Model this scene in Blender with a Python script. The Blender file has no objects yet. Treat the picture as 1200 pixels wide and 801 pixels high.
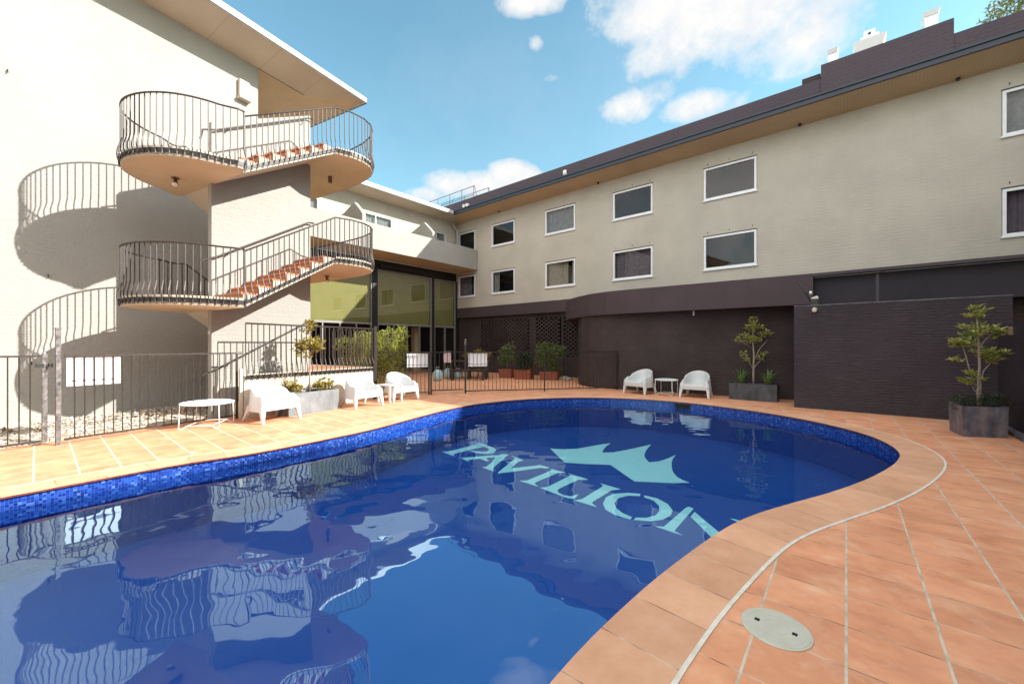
SUN_E = 2.6; SKY_E = .15; EXPO = 2.0; CL = 1.7; FILL_CL = 5.8; SKYTINT = (.42, .56, .46)
import bpy, bmesh, math, random
from mathutils import Vector, Matrix, noise
random.seed(7)
R_ = math.radians
scene = bpy.context.scene
COL = scene.collection

# ------------------------------------------------------------------ camera
cam = bpy.data.cameras.new('camera'); camo = bpy.data.objects.new('camera', cam); COL.objects.link(camo)
camo.location = (0, 0, 1.45); camo.rotation_euler = (R_(90), 0, 0)
cam.sensor_width = 36; cam.lens = 14.016; cam.shift_y = 0.00297; cam.clip_end = 3000; cam.clip_start = 0.05
scene.camera = camo

# ------------------------------------------------------------------ frames
# hotel frame: x runs along the long facade, y goes away through it; annex frame: x out of its wall, y along it
RA = R_(-39.97); LA = R_(-29.19)
def rotz(a, x, y): return (math.cos(a)*x - math.sin(a)*y, math.sin(a)*x + math.cos(a)*y)

# ------------------------------------------------------------------ node helpers
def new_mat(name):
    m = bpy.data.materials.new(name); m.use_nodes = True
    nt = m.node_tree; nt.nodes.clear()
    out = nt.nodes.new('ShaderNodeOutputMaterial'); b = nt.nodes.new('ShaderNodeBsdfPrincipled')
    nt.links.new(b.outputs[0], out.inputs[0])
    return m, nt, b, out
def N_(nt, t, **kw):
    n = nt.nodes.new(t)
    for k, v in kw.items():
        if k.startswith('i_'):
            key = k[2:]
            key = int(key) if key.isdigit() else key.replace('_', ' ')
            n.inputs[key].default_value = v
        else: setattr(n, k, v)
    return n
def mix_col(nt, fac, a, b, mode='MIX'):
    n = nt.nodes.new('ShaderNodeMix'); n.data_type = 'RGBA'; n.blend_type = mode
    def put(i, v):
        if hasattr(v, 'links') or hasattr(v, 'is_linked'): nt.links.new(v, n.inputs[i])
        elif isinstance(v, (int, float)): n.inputs[i].default_value = v
        else: n.inputs[i].default_value = (*v, 1)
    put(0, fac); put(6, a); put(7, b)
    return n.outputs[2]
def math_(nt, op, a, b=None, c=None, clamp=False):
    n = nt.nodes.new('ShaderNodeMath'); n.operation = op; n.use_clamp = clamp
    for i, v in enumerate((a, b, c)):
        if v is None: continue
        if hasattr(v, 'is_linked'): nt.links.new(v, n.inputs[i])
        else: n.inputs[i].default_value = v
    return n.outputs[0]
def ramp(nt, fac, stops):
    r = nt.nodes.new('ShaderNodeValToRGB'); e = r.color_ramp.elements
    while len(e) < len(stops): e.new(0.5)
    for el, (p, c) in zip(e, stops):
        el.position = p; el.color = (*c, 1) if len(c) == 3 else c
    nt.links.new(fac, r.inputs[0]); return r.outputs[0]
def coords(nt, scale=(1, 1, 1), rot=(0, 0, 0), kind='Object'):
    t = nt.nodes.new('ShaderNodeTexCoord'); mp = nt.nodes.new('ShaderNodeMapping')
    mp.inputs['Scale'].default_value = scale; mp.inputs['Rotation'].default_value = rot
    nt.links.new(t.outputs[kind], mp.inputs[0]); return mp.outputs[0]
def noise_(nt, vec, scale, detail=3, rough=.55):
    n = nt.nodes.new('ShaderNodeTexNoise'); n.inputs['Scale'].default_value = scale
    n.inputs['Detail'].default_value = detail; n.inputs['Roughness'].default_value = rough
    nt.links.new(vec, n.inputs['Vector']); return n.outputs['Fac']
def bump_(nt, h, b, strength, dist, prev=None):
    n = nt.nodes.new('ShaderNodeBump'); n.inputs['Strength'].default_value = strength; n.inputs['Distance'].default_value = dist
    nt.links.new(h, n.inputs['Height'])
    if prev is not None: nt.links.new(prev, n.inputs['Normal'])
    if b is not None: nt.links.new(n.outputs[0], b.inputs['Normal'])
    return n.outputs[0]

def simple(name, col, rough=.6, var=.12, scale=6, bump=0.0, bscale=40, metal=0.0, dark=None, spec=.5):
    m, nt, b, _ = new_mat(name)
    v = coords(nt)
    f = noise_(nt, v, scale, 4)
    lo = dark if dark else tuple(c*(1-var) for c in col); hi = tuple(min(1, c*(1+var)) for c in col)
    c = ramp(nt, f, [(.3, lo), (.7, hi)])
    nt.links.new(c, b.inputs['Base Color']); b.inputs['Roughness'].default_value = rough
    b.inputs['Metallic'].default_value = metal; b.inputs['Specular IOR Level'].default_value = spec
    if bump: bump_(nt, noise_(nt, v, bscale, 4), b, bump, .01)
    return m

def painted_brick(name, col, course=.1, streak=.25, bump=.5, var=.1, rough=.75, stain=.12, light=None, brick=.35, grain=.35, fine=1.0):
    """bagged / painted brickwork: faint courses, streaky edges, soft stains"""
    m, nt, b, _ = new_mat(name)
    t = nt.nodes.new('ShaderNodeTexCoord'); s = nt.nodes.new('ShaderNodeSeparateXYZ'); nt.links.new(t.outputs['Object'], s.inputs[0])
    h = math_(nt, 'ADD', s.outputs[0], s.outputs[1])
    cmb = nt.nodes.new('ShaderNodeCombineXYZ'); nt.links.new(h, cmb.inputs[0]); nt.links.new(s.outputs[2], cmb.inputs[1])
    wob = noise_(nt, t.outputs['Object'], 3.0, 3)
    cmb2 = nt.nodes.new('ShaderNodeCombineXYZ'); nt.links.new(h, cmb2.inputs[0])
    nt.links.new(math_(nt, 'ADD', s.outputs[2], math_(nt, 'MULTIPLY', wob, .03)), cmb2.inputs[1])
    br = N_(nt, 'ShaderNodeTexBrick'); nt.links.new(cmb2.outputs[0], br.inputs['Vector'])
    br.inputs['Scale'].default_value = 1; br.inputs['Brick Width'].default_value = course*2.8; br.inputs['Row Height'].default_value = course
    br.inputs['Mortar Size'].default_value = .012; br.inputs['Mortar Smooth'].default_value = .6
    br.inputs['Color1'].default_value = (1, 1, 1, 1); br.inputs['Color2'].default_value = (.72, .72, .72, 1); br.inputs['Mortar'].default_value = (0, 0, 0, 1)
    mp = nt.nodes.new('ShaderNodeMapping'); mp.inputs['Scale'].default_value = (1.3, 14*fine, 1); nt.links.new(cmb.outputs[0], mp.inputs[0])
    st = noise_(nt, mp.outputs[0], 2.2, 5, .65)
    big = noise_(nt, t.outputs['Object'], .7, 5, .6)
    base = ramp(nt, big, [(.3, tuple(c*(1-stain) for c in col)), (.7, tuple(min(1, c*(1+stain*.5)) for c in col))])
    lt = light if light else tuple(min(1, c*(1+streak*2)) for c in col)
    k = ramp(nt, st, [(.56, (0, 0, 0)), (.74, (1, 1, 1))])
    base = mix_col(nt, math_(nt, 'MULTIPLY', k, streak), base, lt)
    base = mix_col(nt, var, base, br.outputs['Color'], 'MULTIPLY')
    mr = nt.nodes.new('ShaderNodeMapping'); mr.inputs['Scale'].default_value = (5.5, .45, 1); nt.links.new(cmb.outputs[0], mr.inputs[0])
    run = ramp(nt, noise_(nt, mr.outputs[0], 1.6, 6, .65), [(.56, (0, 0, 0)), (.78, (1, 1, 1))])
    base = mix_col(nt, math_(nt, 'MULTIPLY', run, .22), base, tuple(c_*.72 for c_ in col))
    nt.links.new(base, b.inputs['Base Color']); b.inputs['Roughness'].default_value = rough; b.inputs['Specular IOR Level'].default_value = .2
    hh = math_(nt, 'ADD', math_(nt, 'MULTIPLY', br.outputs['Fac'], -brick), math_(nt, 'MULTIPLY', st, .8))
    hh = math_(nt, 'ADD', hh, math_(nt, 'MULTIPLY', noise_(nt, t.outputs['Object'], 22, 5, .65), grain))
    bump_(nt, hh, b, bump, .02)
    return m

MAT = {}
MAT['render_white'] = painted_brick('textured cream wall paint', (.33, .316, .288), course=.11, streak=.16, bump=.75, var=.0, stain=.09, brick=.08, grain=.9)
MAT['facade'] = painted_brick('grey beige painted brick', (.475, .44, .372), course=.095, streak=.16, bump=.5, var=.02, stain=.13, brick=.2, grain=.6)
MAT['dark_brick'] = painted_brick('dark aubergine painted brick', (.050, .039, .046), course=.062, streak=.75, bump=1.1, var=.02, stain=.3, rough=.55, light=(.13, .10, .12), brick=.15, grain=.7, fine=2.0)
MAT['band'] = painted_brick('plum painted band', (.070, .050, .056), course=.3, streak=.10, bump=.25, var=.05, stain=.18, rough=.6)
MAT['brown_wall'] = painted_brick('brown painted brick', (.056, .041, .041), course=.085, streak=.4, bump=.9, var=.08, stain=.4, rough=.6, light=(.12, .075, .07))
MAT['parapet'] = painted_brick('purple grey painted brick', (.08, .063, .075), course=.1, streak=.14, bump=.5, var=.1, stain=.1)
MAT['clad'] = simple('charcoal sheet cladding', (.026, .023, .030), .6, .2, 1.2, spec=.25)
MAT['fascia_navy'] = simple('navy metal fascia', (.011, .016, .032), .4, .15, 2)
MAT['fascia_white'] = simple('white metal fascia', (.46, .45, .43), .4, .06, 3)
MAT['roof_metal'] = simple('pale roof sheet', (.45, .44, .42), .5, .1, 2)
MAT['black_frame'] = simple('black steel', (.012, .011, .013), .4, .2, 5)
MAT['concrete_cream'] = simple('cream painted concrete', (.52, .465, .375), .7, .07, 2.5, bump=.15, bscale=60)
MAT['soffit_orange'] = simple('soffit with bounce tint', (.58, .46, .31), .7, .1, 1.2, bump=.1)  # orange tint puts bounced sunlight into the base colour
MAT['iron'] = simple('weathered bronze iron', (.040, .029, .024), .5, .35, 30, metal=.2)
MAT['iron_dark'] = simple('dark bronze powder coat', (.022, .017, .015), .45, .25, 20, metal=.2)
MAT['galv'] = simple('weathered galvanised post', (.15, .14, .138), .55, .5, 18, metal=.4, dark=(.045, .04, .04))
MAT['tread'] = simple('terracotta stair tile', (.46, .17, .075), .6, .2, 5)
MAT['white_plastic'] = simple('white moulded plastic', (.58, .59, .59), .35, .03, 3, spec=.4)
MAT['white_metal'] = simple('white powder coated steel', (.78, .78, .77), .4, .05, 5)
MAT['frame_white'] = simple('white window frame', (.74, .75, .76), .45, .05, 5)
MAT['alu'] = simple('natural aluminium', (.33, .32, .31), .35, .1, 8, metal=.5)
MAT['sign'] = simple('white sign panel', (.80, .80, .82), .5, .03, 4)
MAT['sign_line'] = simple('grey blue print', (.18, .2, .3), .5, .03, 4)
MAT['rubber'] = simple('black latch plastic', (.015, .015, .015), .5, .1, 10)
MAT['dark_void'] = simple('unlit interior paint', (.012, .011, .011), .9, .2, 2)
MAT['curtain'] = simple('grey curtain fabric', (.34, .33, .31), .9, .2, 8)
MAT['curtain_mauve'] = simple('mauve curtain fabric', (.17, .13, .17), .9, .25, 8)
MAT['curtain_beige'] = simple('beige curtain fabric', (.42, .37, .28), .9, .15, 8)
MAT['blind'] = simple('olive roller blind', (.27, .25, .085), .85, .06, 2)
MAT['wood_dark'] = simple('dark stained timber', (.035, .018, .013), .5, .3, 12)
MAT['terracotta'] = simple('terracotta trough', (.24, .065, .032), .6, .2, 7, bump=.2)
MAT['bark'] = simple('pale grey bark', (.30, .25, .19), .85, .35, 25, bump=.5, bscale=50)
MAT['soil'] = simple('potting soil', (.035, .025, .018), .95, .3, 30, bump=.8)
MAT['lamp_metal'] = simple('aged brass fitting', (.20, .13, .09), .4, .3, 20, metal=.5)
MAT['lamp_white'] = simple('opal lamp glass', (.75, .72, .66), .3, .05, 5)
MAT['pipe'] = simple('cream painted pipe', (.50, .47, .42), .5, .08, 8)
MAT['red_edge'] = simple('oxide red tile edge', (.16, .045, .035), .4, .35, 14)
MAT['plastic_cream'] = simple('cream plastic lid', (.50, .49, .40), .5, .07, 9, bump=.35, bscale=90)
MAT['cloth_pink'] = simple('pink striped cotton', (.55, .42, .44), .9, .3, 40)
MAT['bag_blue'] = simple('pale blue nylon', (.35, .5, .52), .6, .2, 8)
MAT['rock'] = simple('pale river rock', (.38, .34, .29), .9, .3, 6, bump=.5)

# zinc planters: blotchy grey with drips
def zinc(name, col, lo, hi):
    m, nt, b, _ = new_mat(name)
    v = coords(nt); v2 = coords(nt, (3, 3, 1))
    a = noise_(nt, v, 5, 5, .6); d = noise_(nt, v2, 2.5, 4, .6)
    c = ramp(nt, a, [(.25, lo), (.5, col), (.8, hi)])
    c = mix_col(nt, .45, c, ramp(nt, d, [(.35, lo), (.7, hi)]))
    nt.links.new(c, b.inputs['Base Color']); b.inputs['Roughness'].default_value = .55; b.inputs['Metallic'].default_value = .15
    bump_(nt, a, b, .15, .01); return m
MAT['zinc_pale'] = zinc('blue grey zinc', (.17, .19, .20), (.10, .115, .125), (.26, .28, .285))
MAT['zinc_dark'] = zinc('charcoal planter metal', (.035, .038, .046), (.02, .02, .024), (.10, .10, .115))
MAT['zinc_mid'] = zinc('stained lead planter', (.13, .13, .17), (.045, .047, .068), (.34, .29, .28))

def leafm(name, c1, c2, c3, trans=.35):
    m, nt, b, out = new_mat(name)
    v = coords(nt); f = noise_(nt, v, 17, 2, .7)
    c = ramp(nt, f, [(.32, c1), (.5, c2), (.68, c3)])
    nt.links.new(c, b.inputs['Base Color']); b.inputs['Roughness'].default_value = .42
    tr = nt.nodes.new('ShaderNodeBsdfTranslucent'); nt.links.new(c, tr.inputs[0])
    mx = nt.nodes.new('ShaderNodeMixShader'); mx.inputs[0].default_value = trans
    nt.links.new(b.outputs[0], mx.inputs[1]); nt.links.new(tr.outputs[0], mx.inputs[2]); nt.links.new(mx.outputs[0], out.inputs[0])
    return m
MAT['leaf_yellow'] = leafm('golden shrub leaf', (.12, .12, .025), (.36, .30, .06), (.62, .48, .16))
MAT['leaf_lime'] = leafm('lime bamboo leaf', (.16, .20, .03), (.40, .44, .08), (.62, .62, .20))
MAT['leaf_green'] = leafm('mid green leaf', (.06, .11, .025), (.15, .22, .05), (.32, .38, .11))
MAT['leaf_magnolia'] = leafm('yellow green leathery leaf', (.12, .16, .035), (.34, .37, .09), (.68, .62, .27))
MAT['leaf_dark'] = leafm('dark hedge leaf', (.012, .025, .008), (.03, .055, .015), (.07, .10, .035))
MAT['leaf_strap'] = leafm('strap leaf', (.05, .10, .03), (.12, .20, .06), (.25, .34, .12))
MAT['leaf_gum'] = leafm('gum leaf', (.06, .09, .03), (.14, .17, .05), (.30, .28, .10))
MAT['leaf_dry'] = leafm('dry twig leaf', (.08, .04, .02), (.16, .09, .045), (.26, .17, .09))

# soffit boards
m, nt, b, _ = new_mat('boarded warm soffit')
t = nt.nodes.new('ShaderNodeTexCoord'); s = nt.nodes.new('ShaderNodeSeparateXYZ'); nt.links.new(t.outputs['Object'], s.inputs[0])
fr = math_(nt, 'FRACT', math_(nt, 'DIVIDE', s.outputs[0], .075))
ln = math_(nt, 'LESS_THAN', fr, .10)
c0 = ramp(nt, noise_(nt, t.outputs['Object'], 1.5, 4), [(.3, (.52, .39, .23)), (.7, (.58, .44, .27))])
nt.links.new(mix_col(nt, math_(nt, 'MULTIPLY', ln, .3), c0, (.2, .13, .07)), b.inputs['Base Color']); b.inputs['Roughness'].default_value = .6
MAT['soffit_boards'] = m
m, nt, b, _ = new_mat('cream sheet soffit')
t = nt.nodes.new('ShaderNodeTexCoord'); s = nt.nodes.new('ShaderNodeSeparateXYZ'); nt.links.new(t.outputs['Object'], s.inputs[0])
fr = math_(nt, 'FRACT', math_(nt, 'DIVIDE', s.outputs[1], 1.2)); ln = math_(nt, 'LESS_THAN', fr, .012)
c0 = ramp(nt, noise_(nt, t.outputs['Object'], 1.2, 4), [(.3, (.50, .43, .34)), (.7, (.56, .49, .40))])
nt.links.new(mix_col(nt, math_(nt, 'MULTIPLY', ln, .5), c0, (.25, .19, .13)), b.inputs['Base Color']); b.inputs['Roughness'].default_value = .6
MAT['soffit_cream'] = m

def schlick(nt, f0):
    lw = nt.nodes.new('ShaderNodeLayerWeight'); lw.inputs[0].default_value = .5
    return math_(nt, 'ADD', f0, math_(nt, 'MULTIPLY', math_(nt, 'POWER', lw.outputs['Facing'], 5), 1-f0))
# glass: clear with strong clean reflection
def glass(name, tint=(.75, .8, .8), ior=1.7, rough=.0):
    m, nt, b, out = new_mat(name); nt.nodes.remove(b)
    tr = N_(nt, 'ShaderNodeBsdfTransparent'); tr.inputs[0].default_value = (*tint, 1)
    gl = N_(nt, 'ShaderNodeBsdfGlossy'); gl.inputs['Roughness'].default_value = rough
    mx = N_(nt, 'ShaderNodeMixShader'); nt.links.new(schlick(nt, ior), mx.inputs[0]); nt.links.new(tr.outputs[0], mx.inputs[1]); nt.links.new(gl.outputs[0], mx.inputs[2])
    nt.links.new(mx.outputs[0], out.inputs[0])
    v = coords(nt); n = bump_(nt, noise_(nt, v, 1.1, 1), None, .12, .02)
    nt.links.new(n, gl.inputs['Normal'])
    return m
MAT['glass'] = glass('window glass', (.66, .68, .68), .055)
MAT['glass_big'] = glass('curtain wall glass', (.85, .87, .8), .15)

# terracotta deck, square tiles laid along the hotel
def deck_mat():
    m, nt, b, _ = new_mat('terracotta deck tiles')
    g = nt.nodes.new('ShaderNodeNewGeometry'); mp = nt.nodes.new('ShaderNodeMapping'); mp.vector_type = 'POINT'
    mp.inputs['Rotation'].default_value = (0, 0, -RA); nt.links.new(g.outputs['Position'], mp.inputs[0])
    s = nt.nodes.new('ShaderNodeSeparateXYZ'); nt.links.new(mp.outputs[0], s.inputs[0])
    a = math_(nt, 'DIVIDE', s.outputs[0], .36); d = math_(nt, 'DIVIDE', math_(nt, 'ADD', s.outputs[1], .02), .338)
    fa = math_(nt, 'FRACT', a); fd = math_(nt, 'FRACT', d); ia = math_(nt, 'FLOOR', a); idd = math_(nt, 'FLOOR', d)
    cb = nt.nodes.new('ShaderNodeCombineXYZ'); nt.links.new(ia, cb.inputs[0]); nt.links.new(idd, cb.inputs[1])
    wn = nt.nodes.new('ShaderNodeTexWhiteNoise'); wn.noise_dimensions = '2D'; nt.links.new(cb.outputs[0], wn.inputs['Vector'])
    # streaky clay: noise offset per tile
    off = nt.nodes.new('ShaderNodeVectorMath'); off.operation = 'SCALE'; off.inputs['Scale'].default_value = 13.7; nt.links.new(wn.outputs['Color'], off.inputs[0])
    ad = nt.nodes.new('ShaderNodeVectorMath'); ad.operation = 'ADD'; nt.links.new(mp.outputs[0], ad.inputs[0]); nt.links.new(off.outputs[0], ad.inputs[1])
    mp2 = nt.nodes.new('ShaderNodeMapping'); mp2.inputs['Scale'].default_value = (2.6, 3.6, 1); nt.links.new(ad.outputs[0], mp2.inputs[0])
    n1 = noise_(nt, mp2.outputs[0], 1.3, 6, .62); n2 = noise_(nt, g.outputs['Position'], 26, 4, .6); big = noise_(nt, g.outputs['Position'], .45, 3)
    c = ramp(nt, n1, [(.30, (.52, .195, .09)), (.47, (.66, .27, .135)), (.62, (.72, .32, .165)), (.74, (.74, .43, .27))])
    tone = ramp(nt, wn.outputs['Value'], [(0, (.89, .87, .85)), (.5, (1, 1, 1)), (1, (1.06, 1.07, 1.09))])
    c = mix_col(nt, 1.0, c, tone, 'MULTIPLY')
    c = mix_col(nt, math_(nt, 'MULTIPLY', n2, .22), c, (.72, .46, .30))
    c = mix_col(nt, math_(nt, 'MULTIPLY', ramp(nt, big, [(.5, (0, 0, 0)), (.75, (1, 1, 1))]), .2), c, (.66, .44, .30))
    # joints: wide pale ones along the columns, hairline ones across
    ja = math_(nt, 'LESS_THAN', math_(nt, 'ABSOLUTE', math_(nt, 'SUBTRACT', math_(nt, 'FRACT', math_(nt, 'ADD', a, .5)), .5)), .0165)
    hair = math_(nt, 'ABSOLUTE', math_(nt, 'SUBTRACT', math_(nt, 'FRACT', math_(nt, 'ADD', d, .5)), .5))
    # on the far side of the pool the cross joints are the wide ones
    gs = nt.nodes.new('ShaderNodeSeparateXYZ'); nt.links.new(g.outputs['Position'], gs.inputs[0])
    left = math_(nt, 'LESS_THAN', gs.outputs[0], -1.2)
    jd = math_(nt, 'LESS_THAN', hair, math_(nt, 'ADD', .009, math_(nt, 'MULTIPLY', left, .014)))
    grime = noise_(nt, g.outputs['Position'], 9, 4)
    gc = ramp(nt, grime, [(.3, (.36, .30, .22)), (.6, (.60, .52, .42))])
    hc = ramp(nt, noise_(nt, g.outputs['Position'], 5, 3), [(.42, (.17, .09, .06)), (.58, (.62, .50, .38))])
    c = mix_col(nt, jd, c, mix_col(nt, left, hc, (.64, .54, .42)))
    c = mix_col(nt, ja, c, gc)
    spot = noise_(nt, g.outputs['Position'], 2.3, 6, .7); c = mix_col(nt, math_(nt, 'MULTIPLY', ramp(nt, spot, [(.55, (0, 0, 0)), (.66, (1, 1, 1))]), .22), c, (.78, .56, .42)); c = mix_col(nt, math_(nt, 'MULTIPLY', ramp(nt, spot, [(.33, (1, 1, 1)), (.40, (0, 0, 0))]), .25), c, (.40, .18, .10))
    sp = noise_(nt, g.outputs['Position'], 60, 2); c = mix_col(nt, math_(nt, 'GREATER_THAN', sp, .76), c, (.75, .62, .5))
    nt.links.new(c, b.inputs['Base Color']); b.inputs['Roughness'].default_value = .62; b.inputs['Specular IOR Level'].default_value = .35
    j = math_(nt, 'MAXIMUM', ja, jd)
    bump_(nt, math_(nt, 'ADD', math_(nt, 'MULTIPLY', j, -1), math_(nt, 'MULTIPLY', n2, .25)), b, .5, .006)
    return m
MAT['deck'] = deck_mat()
def coping_mat():
    m, nt, b, _ = new_mat('terracotta coping tiles')
    t = nt.nodes.new('ShaderNodeTexCoord'); s = nt.nodes.new('ShaderNodeSeparateXYZ'); nt.links.new(t.outputs['UV'], s.inputs[0])
    g = nt.nodes.new('ShaderNodeNewGeometry')
    a = math_(nt, 'DIVIDE', s.outputs[0], .36); ia = math_(nt, 'FLOOR', a)
    wn = nt.nodes.new('ShaderNodeTexWhiteNoise'); wn.noise_dimensions = '1D'; nt.links.new(ia, wn.inputs['W'])
    n1 = noise_(nt, g.outputs['Position'], 3.5, 6, .6); n2 = noise_(nt, g.outputs['Position'], 28, 4, .6)
    c = ramp(nt, n1, [(.28, (.60, .29, .155)), (.5, (.67, .345, .195)), (.72, (.74, .42, .26))])
    tone = ramp(nt, wn.outputs['Value'], [(0, (.88, .86, .84)), (.5, (1, 1, 1)), (1, (1.08, 1.09, 1.10))])
    c = mix_col(nt, 1.0, c, tone, 'MULTIPLY')
    c = mix_col(nt, math_(nt, 'MULTIPLY', n2, .2), c, (.62, .44, .32))
    hair = math_(nt, 'ABSOLUTE', math_(nt, 'SUBTRACT', math_(nt, 'FRACT', math_(nt, 'ADD', a, .5)), .5))
    j = math_(nt, 'LESS_THAN', hair, .008)
    hc = ramp(nt, noise_(nt, g.outputs['Position'], 4, 3), [(.42, (.13, .06, .04)), (.6, (.62, .5, .38))])
    c = mix_col(nt, j, c, hc)
    edge = math_(nt, 'GREATER_THAN', s.outputs[1], .362)
    c = mix_col(nt, edge, c, ramp(nt, noise_(nt, g.outputs['Position'], 12, 4), [(.3, (.60, .54, .45)), (.7, (.78, .74, .66))]))
    nt.links.new(c, b.inputs['Base Color']); b.inputs['Roughness'].default_value = .55
    bump_(nt, math_(nt, 'ADD', math_(nt, 'MULTIPLY', math_(nt, 'MAXIMUM', j, edge), -1), math_(nt, 'MULTIPLY', n2, .25)), b, .5, .006)
    return m
MAT['coping'] = coping_mat()
def mosaic_mat():
    m, nt, b, _ = new_mat('blue glass mosaic')
    t = nt.nodes.new('ShaderNodeTexCoord'); s = nt.nodes.new('ShaderNodeSeparateXYZ'); nt.links.new(t.outputs['UV'], s.inputs[0])
    a = math_(nt, 'DIVIDE', s.outputs[0], .026); d = math_(nt, 'DIVIDE', s.outputs[1], .026)
    cb = nt.nodes.new('ShaderNodeCombineXYZ'); nt.links.new(math_(nt, 'FLOOR', a), cb.inputs[0]); nt.links.new(math_(nt, 'FLOOR', d), cb.inputs[1])
    wn = nt.nodes.new('ShaderNodeTexWhiteNoise'); wn.noise_dimensions = '2D'; nt.links.new(cb.outputs[0], wn.inputs['Vector'])
    c = ramp(nt, wn.outputs['Value'], [(0, (.004, .02, .17)), (.5, (.010, .045, .30)), (.85, (.025, .085, .42)), (1, (.11, .22, .55))])
    ja = math_(nt, 'LESS_THAN', math_(nt, 'FRACT', a), .09); jd = math_(nt, 'LESS_THAN', math_(nt, 'FRACT', d), .09)
    j = math_(nt, 'MAXIMUM', ja, jd); c = mix_col(nt, j, c, (.07, .12, .32))
    # painted shell below the band
    low = math_(nt, 'LESS_THAN', s.outputs[1], -.352)
    c = mix_col(nt, low, c, ramp(nt, noise_(nt, t.outputs['UV'], 1.2, 3), [(.3, (.001, .058, .32)), (.7, (.002, .072, .37))]))
    nt.links.new(c, b.inputs['Base Color']); b.inputs['Roughness'].default_value = .18
    return m
MAT['mosaic'] = mosaic_mat()
m, nt, b, _ = new_mat('blue painted pool floor')
g = nt.nodes.new('ShaderNodeNewGeometry'); f = noise_(nt, g.outputs['Position'], .8, 4)
nt.links.new(ramp(nt, f, [(.3, (.001, .058, .32)), (.7, (.002, .072, .37))]), b.inputs['Base Color']); b.inputs['Roughness'].default_value = .7
MAT['pool_floor'] = m
MAT['logo'] = simple('pale aqua pool paint', (.62, .90, .90), .7, .03, 5)
# water
m, nt, b, out = new_mat('pool water'); nt.nodes.remove(b)
tr = N_(nt, 'ShaderNodeBsdfTransparent'); tr.inputs[0].default_value = (.70, .93, .99, 1)
gl = N_(nt, 'ShaderNodeBsdfGlossy'); gl.inputs['Roughness'].default_value = 0.0; gl.inputs['Color'].default_value = (.62, .88, 1.0, 1)
g = nt.nodes.new('ShaderNodeNewGeometry')
w1 = nt.nodes.new('ShaderNodeMapping'); w1.inputs['Scale'].default_value = (1, 1, 0); nt.links.new(g.outputs['Position'], w1.inputs[0])
h1 = noise_(nt, w1.outputs[0], 1.15, 2, .45); h2 = noise_(nt, w1.outputs[0], 3.6, 1, .4)
hh = math_(nt, 'ADD', h1, math_(nt, 'MULTIPLY', h2, .20))
nb = bump_(nt, hh, None, 1.0, .013)
nt.links.new(nb, gl.inputs['Normal'])
mx = N_(nt, 'ShaderNodeMixShader'); nt.links.new(schlick(nt, .175), mx.inputs[0]); nt.links.new(tr.outputs[0], mx.inputs[1]); nt.links.new(gl.outputs[0], mx.inputs[2])
nt.links.new(mx.outputs[0], out.inputs[0])
MAT['water'] = m
# ground outside, gravel
MAT['ground'] = simple('pale concrete ground', (.32, .30, .27), .9, .15, .8)
m, nt, b, _ = new_mat('river pebbles')
oi = nt.nodes.new('ShaderNodeNewGeometry')
rn = nt.nodes.new('ShaderNodeTexNoise'); rn.inputs['Scale'].default_value = 9; nt.links.new(oi.outputs['Position'], rn.inputs['Vector'])
c = ramp(nt, rn.outputs['Fac'], [(.3, (.26, .20, .15)), (.45, (.5, .43, .34)), (.6, (.66, .61, .54)), (.75, (.34, .27, .2))])
nt.links.new(c, b.inputs['Base Color']); b.inputs['Roughness'].default_value = .8
MAT['pebble'] = m
MAT['sandy'] = simple('sandy bedding', (.42, .36, .28), .95, .25, 14, bump=.7, bscale=60)

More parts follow.
